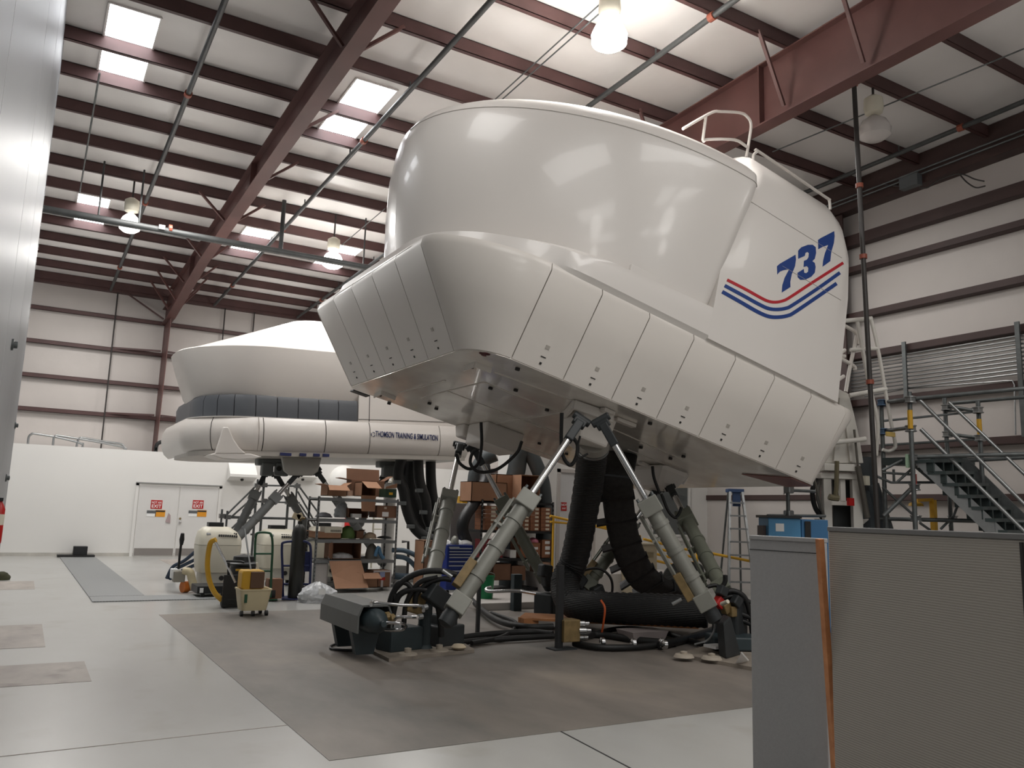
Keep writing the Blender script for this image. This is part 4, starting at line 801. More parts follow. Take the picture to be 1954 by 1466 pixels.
for i in range(nb): band([(1.2 + (ub - 1.2) * i / nb, .14), (1.2 + (ub - 1.2) * (i + 1) / nb, .14)])
# flared dome
def fring(w, u0, v0, u1, rc): return [Fp(u, v, w) for u, v in rrect(u0, u1, v0, FG - v0, ((rc, rc), (.3, .3), (.3, .3), (rc, rc)), 16)]
m = MB(); m.loft([fring(1.2, .14, .2, 3.6, 1.5), fring(1.3, .08, .16, 3.65, 1.5), fring(1.6, -.02, .06, 3.75, 1.6), fring(2.0, -.16, -.02, 3.9, 1.75), fring(2.27, -.24, -.06, 4.0, 1.85), fring(2.3, -.2, -.03, 3.98, 1.83)]); m.build('display_dome', SIMF, fs, True)
m = MB(); ti = fring(2.3, -.14, .02, 3.96, 1.8); to = [Fp(u, v, w) for (u, v), w in zip(rrect(2.2, 3.9, .9, FG - .9, ((.5, .5), (.3, .3), (.3, .3), (.5, .5)), 16), [3.15] * 200)]
tm = [Fp(u, v, 2.62) for u, v in rrect(.75, 3.93, .45, FG - .45, ((1.2, 1.2), (.3, .3), (.3, .3), (1.2, 1.2)), 16)]
m.loft([ti, tm, to]); m.build('dome_roof', SIMF, fs, True)
m = MB(); m.loft([[Fp(u, v, w) for u, v in rrect(ub + .01, END, .13, FG - .13, ((.02, .02),) * 4, 2)] for w in (.765, 1.9)]); m.build('cab_body', SIMF, fs)
m = MB(); u_ = FON(705, 780, 1, .12).x; m.beam(Fp(u_, .125, .77), Fp(u_, .125, 1.8), .014, .006, up=FV); m.beam(Fp(ub, .125, .82), Fp(END, .125, .86), .006, .012, up=FV); m.build('body_seam', DARK, fs)
a = FON(716, 833, 1, -.02); b = FON(835, 841, 1, -.02); X = Fp(*b) - Fp(*a)
text_mesh('lettering', 'THOMSON TRAINING & SIMULATION', .18, mat('letter_navy', (28, 42, 92), .5), fs, Fp(a.x + .0, -.025, a.z), X, FW, .003, 'LEFT', .0025, fit=X.length)
m = MB(); c = FON(712, 829, 1, -.02)
for k in range(3): an = k * 2.09 + .5; m.tube([Fp(c.x + .045 * math.cos(an + t), -.022, c.z + .045 * math.sin(an + t)) for t in (0, .5, 1.0, 1.4)], .008, 6)
m.build('emblem', mat('letter_navy', (28, 42, 92), .5), fs)
# fin like fairing under the nose, joint plates, blue marker lights
p = FON(400, 862, 1, .3)
m = MB(); q = [FON(x, y, 1, -.04) for x, y in ((426, 815), (436, 815), (446, 838), (456, 853), (470, 866), (440, 866), (411, 866), (416, 850), (422, 832))]
m.prism([Fp(t.x, -.03, t.z) for t in q], FV * .12); m.build('fairing_fin', SIMF, fs, False, .02)
m = MB(); q = [FON(x, y, 1, .0) for x, y in ((400, 868), (412, 864), (478, 866), (500, 872), (486, 876), (455, 878), (425, 876))]
m.prism([Fp(t.x, -.02, t.z) for t in q], FV * .8); m.build('fairing_foot', SIMF, fs, False, .02)
for px in (545, 578, 604, 622): q = FON(px, 868, 1, .06); MB().box(Fp(q.x, .06, -.02), (.14 if px != 545 else .24, .05, .06)).build('marker_light', NAVY, fs)
for px, py, v, w2 in ((512, 884, 1.6, .5), (740, 893, 1.6, .5)):
    q = FON(px, py - 6, 1, v); m = MB(); m.box(Fp(q.x + .1, v, -.14), (.75, .3, .16)); m.box(Fp(q.x + .28, v - .1, -.3), (.3, .22, .3)); m.box(Fp(q.x - .05, v - .1, -.3), (.26, .22, .3)); m.build('joint_bracket', mat('joint_grey', (116, 120, 120), .5), fs, False, .03)
    for dx in (.2, .36): MB().cyl(Fp(q.x + dx, v - .22, -.28), Fp(q.x + dx, v - .2, -.28), .06, n=12).build('joint_hole', DARK, fs)
q = FON(575, 882, 1, .5); m = MB(); m.prism([Fp(q.x - .45, .45, -.05), Fp(q.x + .45, .45, -.05), Fp(q.x + .38, .45, -.36), Fp(q.x + .25, .45, -.46), Fp(q.x - .25, .45, -.46), Fp(q.x - .38, .45, -.36)], FV * .12); m.build('joint_plate', mat('joint_plate_grey', (170, 168, 162), .45), fs, False, .03)
# its legs
GLEG = mat('far_leg_grey', (128, 130, 130), .45, metal=.15, var=.1)
def fleg(lb, px0, py0, px1, py1, y0, y1, fr):
    leg(lb, AY(px0, py0, y0), AY(px1, py1, y1), .092, .045, fr, GLEG, False, 'hydraulic legs of the far simulator', False)
fleg('far simulator leg behind the first white cooler, leaning up right', 508, 900, 436, 1048, 19.2, 19.0, .68)
fleg('far simulator leg crossing in front, rising right to the grey plate', 571, 901, 412, 1072, 18.2, 18.2, .7)
fleg('far simulator leg leaning down right towards the grey shelving', 526, 903, 622, 1068, 19.3, 19.9, .7)
fleg('far simulator leg showing through the grey shelving', 604, 899, 732, 1078, 18.2, 19.6, .68)
fleg('far simulator leg behind the open cartons on top of the shelving', 733, 914, 648, 1072, 19.2, 20.5, .66)
fb = thing('actuator_base', 'dark base of the far simulator behind the first white cooler', 'actuator base', AY(436, 1075, 18.4), 'bases of the far simulator')
c = AY(436, 1075, 18.4); c.z = 0; m = MB(); m.box(c + Vector((0, 0, .2)), (.9, .9, .4)); m.build('base_block', CASTD, fb, False, .03)
c = AY(640, 1080, 20.2); m = MB(); m.box(Vector((c.x, c.y, .22)), (1.4, .9, .44)); tag(m.build('actuator_base', CASTD, None, False, .03), 'dark base of the far simulator behind the grey shelving', 'actuator base', 'bases of the far simulator')
# its thick black cable trunks with clips
for k, (lb, pts, dep) in enumerate((('left black cable trunk curving down under the far simulator', [(772, 855), (760, 905), (770, 935), (776, 970), (790, 1005), (812, 1025), (835, 1032)], 19.5), ('wide black cable trunk curving down under the far simulator', [(787, 858), (783, 920), (792, 960), (806, 1000), (826, 1022), (845, 1030)], 20.3), ('right black cable trunk behind the upright leg', [(797, 855), (800, 915), (812, 955), (815, 985), (826, 1010), (836, 1020)], 19.8), ('outer right black cable trunk at the end of the far simulator', [(822, 850), (822, 910), (826, 950), (834, 985), (838, 1010)], 20.4))):
    m = MB(); cv = bez([PD(x, y, dep) for x, y in pts], 8); m.tube(cv, .13 if k != 1 else .17, 14); t = tag(m.build('black_hose', BLACK, None, True), lb, 'cable trunk', 'black cable trunks under the far simulator')
    if k in (0, 2):
        for i in (12, 22, 32, 42):
            if i < len(cv): m = MB(); m.box(cv[i] + Vector((-.14, -.12, 0)), (.16, .14, .09)); m.build('clip', ALUD, t, False, .01)

# ================================================================== SHELVING, CARTONS AND STORES
def carton(label, c0, c1, y0, depth, m_=None, flaps='', front_open=False, group=None, paper=None, name='carton', tape=False, skew=0.0):
    "c0, c1: lower-left and upper-right picture corners of the front face standing in the plane y0"
    m_ = m_ or CARD; a, b = AY(*c0, y0), AY(*c1, y0); x0, x1, z0, z1 = a.x, b.x, a.z, b.z; y1 = y0 + depth
    t = thing(name, label, 'box', ((x0 + x1) / 2, (y0 + y1) / 2, z0), group); th = .012
    m = MB(); m.lohi((x0, y0, z0), (x1, y1, z0 + th)); m.lohi((x0, y0, z0), (x0 + th, y1, z1)); m.lohi((x1 - th, y0, z0), (x1, y1, z1)); m.lohi((x0, y1 - th, z0), (x1, y1, z1))
    if front_open: m.lohi((x0, y0, z0), (x1, y0 + th, z0 + .02))
    else: m.lohi((x0, y0, z0), (x1, y0 + th, z1))
    if 'T' in flaps or not any(f in flaps for f in 'lrfb'): m.lohi((x0, y0, z1 - th), (x1, y1, z1))
    m.build('carton_body', m_, t)
    if front_open: m = MB(); m.lohi((x0 + th + .002, y1 - th - .006, z0 + th), (x1 - th - .002, y1 - th - .002, z1 - th)); m.build('carton_inside', CARDD, t)
    fl = .42 * (x1 - x0)
    for f in flaps:
        m = MB(); k = .7
        if f == 'l': m.prism([(x0, y0, z1), (x0, y1, z1), (x0 - fl * .8, y1, z1 + fl * (.1 + skew)), (x0 - fl * .8, y0, z1 + fl * (.1 + skew))], (0, 0, .008))
        elif f == 'r': m.prism([(x1, y0, z1), (x1, y1, z1), (x1 + fl * .6, y1, z1 + fl * (.35 + skew)), (x1 + fl * .6, y0, z1 + fl * (.35 + skew))], (0, 0, .008))
        elif f == 'f': m.prism([(x0, y0, z1), (x1, y0, z1), (x1 + .02, y0 - .16, z1 - .1), (x0 - .02, y0 - .16, z1 - .1)], (0, 0, .008))
        elif f == 'b': m.prism([(x0, y1, z1), (x1, y1, z1), (x1, y1 + .05, z1 + .25), (x0, y1 + .05, z1 + .25)], (0, .008, 0))
        elif f == 'u': m.prism([(x0, y0, z1), (x1, y0, z1), (x1 + .03, y0 - .22, z1 - .13), (x0 + .05, y0 - .22, z1 - .13)], (0, 0, .008))
        elif f == 'd': m.prism([(x0, y0, z0 + .01), (x1, y0, z0 + .01), (x1 - .04, y0 - .08, z0 - .3), (x0, y0 - .08, z0 - .3)], (0, .008, 0))
        elif f == 's': m.prism([(x0, y0, z0), (x0, y0, z1), (x0 - fl * .55, y0 - .2, z1 - .05), (x0 - fl * .55, y0 - .2, z0 + .05)], (0, .008, 0))
        else: continue
        m.build('flap', m_, t)
    if paper:
        for fx, fz, wx, wz, pm in paper:
            m = MB(); m.lohi((x0 + (x1 - x0) * fx, y0 - .006, z0 + (z1 - z0) * fz), (x0 + (x1 - x0) * (fx + wx), y0 - .001, z0 + (z1 - z0) * (fz + wz))); m.build('label_sticker', pm, t)
    if tape: m = MB(); m.lohi((x0 + (x1 - x0) * .44, y0 - .005, z0), (x0 + (x1 - x0) * .56, y0 - .001, z1 + .003)); m.build('tape', mat('parcel_tape', (196, 190, 190), .3), t)
    return t
YS = 15.9
gs = thing('shelving_unit', 'grey perforated steel shelving with five shelves of junk left of the simulator leg', 'shelving', (AY(680, 1120, YS).x, YS + .25, 0))
xl, xr = AY(602, 1030, YS).x, AY(757, 1030, YS).x
zs = [AY(604, 950, YS).z, AY(601, 991, YS).z, AY(599, 1031, YS).z, AY(596, 1070, YS).z, .1]
for z in zs:
    m = MB(); m.lohi((xl, YS, z - .02), (xr, YS + .6, z)); m.lohi((xl, YS, z - .05), (xr, YS + .02, z + .012)); m.lohi((xl, YS + .58, z - .05), (xr, YS + .6, z + .012)); m.build('shelf', GREY, gs)
for x in (xl, xr - .04):
    for y in (YS - .012, YS + .6):
        m = MB(); m.lohi((x, y, 0), (x + .04, y + .012, zs[0] + .03)); m.lohi((x if x == xl else x + .028, y, 0), (x + .012 if x == xl else x + .04, y + .04, zs[0] + .03)); p = m.build('post', GREY, gs)
        m = MB(); zz = .06
        while zz < zs[0]: m.lohi((x + .014, y - .002, zz), (x + .026, y, zz + .03)); zz += .075
        m.build('post_holes', DARK, p)
y = YS + .03
carton('open carton with wide flaps on the top shelf, left of the open fronted box', (625, 946), (662, 928), y, .45, flaps='lrf', skew=.05)
carton('open fronted carton with a flap hanging below the top shelf edge', (689, 947), (719, 921), y, .4, flaps='ud', front_open=True)
carton('brown carton with raised flaps standing behind on the top shelf', (669, 946), (734, 919), y + .42, .3, flaps='blr', m_=CARD2)
carton('small pale carton beside the wide flapped one on the top shelf', (662, 946), (674, 936), y, .2, m_=mat('pale_card', (196, 160, 138), .8))
gb = thing('crate', 'dark green box with a loose flap on the right end of the top shelf', 'box', AY(745, 948, y)); a, b = AY(735, 949, y), AY(757, 934, y)
MB().lohi((a.x, y, a.z), (b.x, y + .35, b.z)).build('crate_body', mat('dark_green', (38, 62, 44), .6), gb); m = MB(); m.prism([(a.x, y, b.z), (b.x, y, b.z + .03), (b.x, y - .02, b.z + .12), (a.x, y - .02, b.z + .04)], (0, .01, 0)); m.build('flap', CARD, gb)
MB().lohi((a.x + .08, y - .006, a.z + .05), (a.x + .16, y, a.z + .1)).build('emblem', YEL, gb)
def lump(label, name, cat, px, py, w, h, m_, yy, d=.3, seed=1, flat=0):
    c = AY(px, py, yy); m = MB(); r = random.Random(seed); n = 18; rings = []
    for k in range(7):
        f = k / 6; z = h * f; s_ = math.sqrt(max(.02, 1 - (max(0, f - .15) / .87) ** 2)); rings.append([Vector((c.x + w / 2 * s_ * math.cos(a) * (1 + .12 * r.uniform(-1, 1)), yy + d / 2 + d / 2 * s_ * math.sin(a) * (1 + .1 * r.uniform(-1, 1)), c.z + z)) for a in [2 * math.pi * i / n for i in range(n)]])
    m.loft(rings); return tag(m.build(name, m_, None, True), label, cat)
lump('grey knit cap lying on the left end of the second shelf', 'knit_cap', 'cap', 622, 988, .32, .1, mat('cap_grey', (104, 104, 108), .85), y, .3, 2)
lump('crumpled clear plastic bag on the second shelf by the open tray', 'plastic_bag', 'bag', 655, 988, .3, .3, BAGM, y + .2, .25, 5)
carton('open brown box with grey contents in the middle of the second shelf', (664, 988), (703, 971), y + .1, .35, m_=CARD2, flaps='r', front_open=True)
tag(MB().lohi(AY(672, 988, y - .0), AY(690, 981, y) + Vector((0, .12, 0))).build('white_case', mat('case_white', (206, 204, 200), .5)), 'flat white case lying before the brown box on the second shelf', 'case')
carton('brown carton with a white label on the right end of the second shelf', (718, 988), (759, 966), y, .42, m_=CARD2, paper=[(.27, .1, .3, .38, PAPER), (.35, .72, .12, .18, mat('beige_sticker', (206, 190, 172), .6))])
c = carton('open carton with a white plastic grille in it on the third shelf', (603, 1028), (652, 1016), y, .5, flaps='l', m_=CARD)
m = MB(); a = AY(620, 1017, y - .02); b = AY(654, 1006, y - .02); m.lohi((a.x, y - .01, a.z), (b.x, y + .3, b.z)); gr = tag(m.build('white_grille', CREAM), 'white slotted plastic grille resting on the carton on the third shelf', 'grille'); m = MB()
for k in range(10): xx = a.x + .12 + k * .022; m.lohi((xx, y - .014, a.z + .02), (xx + .01, y - .009, a.z + .06))
m.build('grille_slots', DARK, gr)
lump('green plastic sheet bundle heaped in the middle of the third shelf', 'green_bundle', 'bundle', 667, 1028, .3, .25, mat('leaf_green', (96, 124, 66), .6), y + .05, .3, 9)
carton('narrow upright carton right of the green bundle on the third shelf', (680, 1028), (694, 1014), y + .1, .3, m_=CARD2, flaps='lr')
lump('tan cap lying on the third shelf right of the narrow carton', 'tan_cap', 'cap', 710, 1028, .27, .12, mat('cap_tan', (166, 146, 122), .85), y, .26, 11)
lump('flat black cloth at the right end of the third shelf', 'black_cloth', 'cloth', 738, 1028, .3, .05, BLACK, y, .26, 12)
carton('large open fronted carton with crumpled plastic on the fourth shelf', (633, 1068), (690, 1034), y, .5, front_open=True, flaps='s', m_=CARD2)
lump('crumpled white packing plastic inside the large fourth shelf carton', 'packing_plastic', 'plastic', 655, 1068, .5, .13, BAGM, y + .02, .3, 14)
lump('dusty grey power tool with blue handle on the fourth shelf', 'power_tool', 'tool', 712, 1067, .26, .3, mat('tool_grey', (124, 120, 112), .6), y + .05, .2, 15)
m = MB(); m.tube(bez([AY(716, 1062, y), AY(722, 1045, y), AY(726, 1058, y), AY(732, 1066, y)], 5), .04, 8); tag(m.build('blue_hose', mat('hose_blue', (82, 124, 156), .5), None, True), 'short blue hose piece beside the grey power tool on the fourth shelf', 'hose')
tag(MB().lohi(AY(592, 1126, y), AY(628, 1075, y) + Vector((0, .45, 0))).build('white_sack', mat('white_sack', (206, 200, 196), .6, var=.12), None, False, .04), 'white packed sack on the bottom shelf behind the big cardboard flap', 'sack')
m = MB(); m.prism([AY(628, 1071, YS - .05), AY(689, 1070, YS - .05), AY(697, 1098, YS - .25), AY(703, 1122, YS - .4), AY(640, 1124, YS - .4), AY(634, 1098, YS - .2)], (0, .012, 0)); tag(m.build('cardboard_sheet', CARD), 'big loose cardboard sheet leaning on the front of the grey shelving', 'cardboard')
carton('low open carton at the foot of the grey shelving', (690, 1122), (722, 1094), YS - .2, .4, flaps='lf', m_=CARD)
carton('taped carton with red and white label at the right foot of the shelving', (711, 1121), (747, 1089), YS - .18, .4, m_=CARD2, tape=True, paper=[(.36, .42, .3, .16, REDP), (.36, .62, .28, .3, mat('blue_label', (150, 160, 196), .6)), (.0, .9, 1, .1, mat('parcel_tape', (196, 190, 190), .3)), (.0, .0, .07, .9, mat('parcel_tape', (196, 190, 190), .3)), (.93, .0, .07, .9, mat('parcel_tape', (196, 190, 190), .3))])
c = AZ(618, 1152, 0); m = MB(); r_ = random.Random(4); n = 26; rings = []
for k in range(9):
    f = k / 8; s_ = (1 - max(0, f - .3) ** 1.3 * 1.2) if f < .98 else .12; rings.append([Vector((c.x + (.34 * s_) * math.cos(a) * (1 + .16 * r_.uniform(-1, 1)) - .06 * f, c.y + .24 + .22 * s_ * math.sin(a) * (1 + .14 * r_.uniform(-1, 1)), .003 + .33 * f + (.02 * r_.uniform(-1, 1) if k else 0))) for a in [2 * math.pi * i / n for i in range(n)]])
m.loft(rings); bag = tag(m.build('plastic_bag', BAGM, None, True), 'filled clear plastic bag with white sticker on the floor before the shelving', 'bag')
m = MB(); m.box(Vector((c.x - .05, c.y - .02, .2)), (.12, .012, .1), Matrix.Rotation(-.2, 3, 'X')); m.build('label_sticker', PAPER, bag)

# black shelving with small stock boxes and big cartons on top
YK = 14.6
bs = thing('shelving_unit', 'black steel shelving full of small brown boxes behind the near hydraulic legs', 'shelving', (AY(988, 1090, YK).x, YK + .3, 0))
xl, xr = AY(917, 1000, YK).x, AY(1056, 1000, YK).x
zk = [AY(988, 958, YK).z, AY(988, 1013, YK).z, AY(988, 1066, YK).z, .12]
for z in zk: m = MB(); m.lohi((xl, YK, z - .05), (xr, YK + .6, z)); m.build('shelf', BLKP, bs)
for x in (xl, xr - .045):
    for yy in (YK - .012, YK + .6):
        m = MB(); m.lohi((x, yy, 0), (x + .045, yy + .012, zk[0] + .02)); p = m.build('post', BLKP, bs); m = MB(); zz = .1
        while zz < zk[0]: m.lohi((x + .016, yy - .002, zz), (x + .03, yy, zz + .04)); zz += .09
        m.build('post_holes', GREY, p)
ORD = ['bottom', 'second', 'third', 'fourth', 'fifth', 'topmost']
COLN = ['leftmost stack', 'second stack', 'third stack', 'fourth stack', 'fifth stack', 'rightmost stack']
sb = None; z0 = zk[1] + .002; hh = (AY(988, 967, YK).z - z0) / 6
BR = mat('stock_box_brown', (150, 100, 72), .75, var=.12, scale=6)
for ci, (pa, pb) in enumerate(((926, 950), (951, 973), (974, 993), (994, 1012), (1013, 1031), (1033, 1052))):
    x0, x1 = AY(pa, 990, YK).x, AY(pb, 990, YK).x
    for k in range(6):
        lb = 'small labelled brown box, %s in the %s on the upper black shelf' % (ORD[k], COLN[ci])
        loc = ((x0 + x1) / 2, YK + .22, z0 + hh * k)
        if sb is None:
            sb = thing('stock_box', lb, 'box', loc, 'stock boxes on the upper black shelf'); w = x1 - x0 - .012
            MB().lohi((loc[0] - w / 2, YK + .02, loc[2]), (loc[0] + w / 2, YK + .45, loc[2] + hh - .004)).build('box_body', BR, sb)
            MB().lohi((loc[0] - w * .02, YK + .012, loc[2] + hh * .2), (loc[0] + w * .36, YK + .019, loc[2] + hh * .75)).build('label_sticker', mat('box_label', (220, 210, 190), .6), sb); bw = w
        else: dup(sb, loc, lb, scale=((x1 - x0 - .012) / bw, 1, 1))
for lb, a, b, mm, pp in (('brown box with two white labels under the pink bag, second level of the black shelving', (1010, 1065), (1031, 1036), BR, [(.28, .55, .5, .16, PAPER), (.28, .2, .5, .16, PAPER)]), ('brown box with three labels at the right end of the second level', (1033, 1065), (1054, 1031), BR, [(.3, .78, .45, .16, STK if 0 else PAPER), (.33, .45, .45, .2, PAPER), (.33, .2, .45, .14, PAPER)]), ('brown box beside the greenish leg on the second level', (992, 1065), (1008, 1027), BR, [(.2, .8, .5, .12, PAPER)]), ('white carton beside the red crate on the second level', (973, 1065), (985, 1050), PAPER, None), ('brown carton on the lowest level left of the greenish leg', (940, 1108), (975, 1076), CARD2, None), ('brown carton on the lowest level right of the green bucket', (976, 1108), (1003, 1080), CARD2, None), ('pale carton with red lettering band on the lowest level at the right', (1030, 1100), (1052, 1073), mat('pale_card', (196, 160, 138), .8), [(.0, .45, 1, .08, REDP)])):
    carton(lb, a, b, YK + .03, .4, m_=mm, paper=pp, name='stock_carton')
lump('pink plastic bag lying on top of the brown box on the second level', 'pink_bag', 'bag', 1023, 1036, .24, .1, PINK, YK + .05, .25, 21)
m = MB(); a, b = AY(922, 1065, YK + .03), AY(960, 1030, YK + .03); m.lohi((a.x, YK + .03, a.z), (b.x, YK + .4, b.z)); rc = tag(m.build('crate', mat('crate_red', (128, 40, 46), .5)), 'dark red perforated crate on the second level of the black shelving', 'crate'); m = MB()
for i in range(6):
    for k in range(4): m.lohi((a.x + .05 + i * .055, YK + .026, a.z + .05 + k * .07), (a.x + .07 + i * .055, YK + .031, a.z + .07 + k * .07))
m.build('crate_holes', PINK, rc)
lump('crumpled brown paper on the top edge of the upper black shelf', 'brown_paper', 'paper', 1015, 967, .25, .08, CARD, YK + .05, .25, 22)
carton('long low brown carton on top of the black shelving at the left', (899, 957), (968, 922), YK + .0, .5, m_=CARD)
carton('tall carton with open front flap on top of the black shelving', (993, 957), (1031, 908), YK + .06, .5, m_=CARD, front_open=True, flaps='s')
carton('brown carton standing behind the low one on top of the black shelving', (946, 957), (990, 907), YK + .4, .3, m_=CARD)
# carton standing on the floor left of the upright leg
carton('tall plain carton standing on the floor left of the blue tool chest', (806, 1122), (832, 1032), 15.0, .45, m_=CARD)
# blue tool chest
YT = 14.3; a, b = AY(851, 1110, YT), AY(903, 1041, YT)
tc_ = thing('tool_chest', 'blue rolling tool chest with white handled drawers beside the upright leg', 'tool chest', ((a.x + b.x) / 2, YT + .25, 0))
MB().lohi((a.x, YT, .14), (b.x, YT + .5, b.z)).build('chest_body', BLUEP, tc_, False, .008)
zz = [1047, 1053, 1058.5, 1064, 1072, 1080, 1090, 1103]
for p_, q_ in zip(zz, zz[1:]):
    zt, zb = AY(870, p_ - 2, YT).z, AY(870, q_ - 2.6, YT).z; d = MB().lohi((a.x + .02, YT - .012, zb + .004), (b.x - .02, YT + .01, zt)).build('drawer', BLUEP, tc_); MB().lohi((a.x + .04, YT - .026, zt - .03), (b.x - .04, YT - .011, zt - .008)).build('drawer_handle', HAND, d)
for x in (a.x + .06, b.x - .06):
    for yy in (YT + .06, YT + .44): MB().cyl((x - .02, yy, .065), (x + .02, yy, .065), .065, n=14).build('caster', BLACK, tc_)
MB().lohi((a.x + .03, YT - .013, b.z - .05), (a.x + .25, YT - .002, b.z - .03)).build('badge', HAND, tc_)
for k, px in enumerate((858, 872, 880, 892)): lump(['crumpled white rag at the left edge on top of the tool chest', 'small grey bottle lump among rags on the tool chest', 'crumpled white rag in the middle on top of the tool chest', 'wide white rag at the right edge on top of the tool chest'][k], 'rag', 'rag', px, 1041, .16 if k < 3 else .28, .1 if k != 1 else .18, PAPER if k != 1 else ACT, YT + .1, .2, 30 + k)
# grey cabinet with small things behind the upright leg
a, b = AY(858, 1040, 15.6), AY(922, 962, 15.6)
m = MB(); m.lohi((a.x, 15.6, 0), (b.x, 16.1, b.z)); tag(m.build('grey_cabinet', mat('cabinet_grey', (150, 148, 146), .5), None, False, .01), 'plain grey cabinet behind the upright hydraulic leg', 'cabinet')
for lb, x0, x1, y1, mm in (('yellow box on top of the plain grey cabinet', 880, 894, 949, YEL), ('clear bottle on top of the plain grey cabinet', 870, 875, 944, BAGM), ('flat red box on top of the plain grey cabinet', 838, 847, 957, REDP)):
    p, q = AY(x0, 962, 15.7), AY(x1, y1, 15.7); m = MB()
    if 'bottle' in lb: m.lathe(((p.x + q.x) / 2, 15.8, b.z), up, [(0, 0), (.04, 0), (.042, .12), (.018, .17), (.018, .2), (0, .2)], 12)
    else: m.lohi((max(p.x, a.x), 15.65, b.z), (max(q.x, a.x + .12), 15.9, b.z + q.z - p.z))
    tag(m.build('bottle' if 'bottle' in lb else 'small_box', mm), lb, 'bottle' if 'bottle' in lb else 'box')
# dark hose bundle and bulky dark ducts standing behind
m = MB(); m.tube(bez([PD(890, 1035, 16.2), PD(882, 1010, 16.1), PD(888, 985, 16.2), PD(905, 960, 16.5), PD(925, 920, 17), PD(925, 890, 17.2)], 6), .12, 12); tag(m.build('dark_duct', BLKP, None, True), 'dark bulky hose rising behind the left carton on the black shelving', 'duct')
BIGD = mat('slate_duct', (72, 78, 80), .6, var=.12)
for lb, pts, r in (('slate grey curved duct rising behind the low carton on the black shelving', [(905, 935), (910, 900), (925, 876), (945, 866)], .17), ('wide slate grey duct standing behind the tall open carton', [(975, 940), (985, 900), (990, 872), (1000, 852)], .2), ('dark slate duct leaning right of the tall open carton', [(1040, 960), (1035, 920), (1022, 885), (1010, 862)], .16)):
    m = MB(); m.tube(bez([PD(x, y_, 17.75) for x, y_ in pts] , 6), r, 16); cvp = PD(*pts[0], 17.75); m.cyl((cvp.x, cvp.y, 0), cvp, r, n=16); tag(m.build('slate_duct', BIGD, None, True), lb, 'duct')

# ================================================================== COOLERS, CARTS AND CLEANING GEAR
def cooler(label, px0, px1, ptop, y0, flip=1):
    a = AY(px0, 1060, y0); b = AY(px1, 1060, y0); zt = AY((px0 + px1) / 2, ptop, y0).z; w = b.x - a.x; cx = (a.x + b.x) / 2; d = w * .85; cy = y0 + d / 2
    t = thing('air_cooler', label, 'air cooler', (cx, cy, 0), 'white portable air coolers')
    def rr(wx, wy, z, r, sx=0): return [Vector((x, y_, z)) for x, y_ in rrect(cx - wx / 2 + sx, cx + wx / 2 + sx, cy - wy / 2, cy + wy / 2, ((r, r),) * 4, 6)]
    zb = .36
    m = MB(); m.loft([rr(w * .86, d * .86, zb, .1), rr(w * .94, d * .95, zb + .12, .12), rr(w * .99, d, zt * .62, .12), rr(w, d, zt * .7, .12)]); m.build('cooler_tank', CREAM, t, True)
    m = MB(); m.loft([rr(w * 1.0, d, zt * .705, .12), rr(w * .97, d * .96, zt * .8, .12), rr(w * .86, d * .82, zt * .9, .15, -.03), rr(w * .62, d * .6, zt * .965, .15, -.05), rr(w * .5, d * .5, zt * .975, .12, -.05)]); m.build('cooler_hood', CREAM, t, True)
    m = MB(); m.lohi((cx - w * .27, cy - d * .12, zt * .97), (cx + w * .08, cy + d * .2, zt * 1.04)); m.build('outlet_collar', BLKP, t, False, .01)
    m = MB(); hh_ = zt * .86
    yv = cy - d * .455
    for i in range(9):
        for k in range(2): xx = cx - w * .06 + i * w * .05; zz_ = zt * (.845 + .035 * k) - (.004 * i * i * .06); m.box((xx, yv + k * .05, zz_), (w * .036, .05, .03), Matrix.Rotation(-.6, 3, 'X'))
    g_ = m.build('vent_grille', DARK, t); m = MB(); m.box((cx - w * .3, yv + .03, zt * .865), (w * .1, .04, .05), Matrix.Rotation(-.6, 3, 'X')); m.build('badge', GREY, t, False, .01)
    m = MB(); m.lohi((cx - w * .38, cy - d * .38, .12), (cx + w * .38, cy + d * .38, zb + .01)); m.build('cooler_base', mat('base_offwhite', (196, 192, 180), .5), t, False, .02)
    for k in (0, 1): m = MB(); m.cyl((cx + w * (.08 + k * .16), cy - d * .38, .26), (cx + w * (.08 + k * .16), cy - d * .4, .26), .045, n=12); m.build('port', DARK, t)
    for sx in (-.3, .3):
        for sy in (-.3, .3): m = MB(); m.cyl((cx + w * sx - .02, cy + d * sy, .06), (cx + w * sx + .02, cy + d * sy, .06), .06, n=12); m.build('caster', BLACK, t)
    return t
cooler('white portable air cooler at the front left behind the yellow hose vacuum', 379, 462, 1003, 16.0)
cooler('white portable air cooler between the green hand truck and black gas cylinder', 500, 583, 1008, 17.0)
cooler('white portable air cooler partly hidden behind the grey shelving', 592, 668, 1003, 17.6)
# black wheeled platform under/before the first cooler
a, b = AY(376, 1131, 15.2), AY(440, 1117, 15.2)
pt = thing('platform_dolly', 'low black platform dolly before the first white cooler', 'dolly', ((a.x + b.x) / 2, 15.45, 0))
MB().lohi((a.x, 15.2, .07), (b.x, 15.8, .2)).build('deck', BLKP, pt, False, .01)
for x in (a.x + .1, b.x - .1): MB().cyl((x - .03, 15.26, .05), (x + .03, 15.26, .05), .05, n=12).build('caster', BLACK, pt)
MB().lohi((a.x + .04, 15.19, .09), (a.x + .1, 15.2, .17)).build('label_sticker', PAPER, pt)
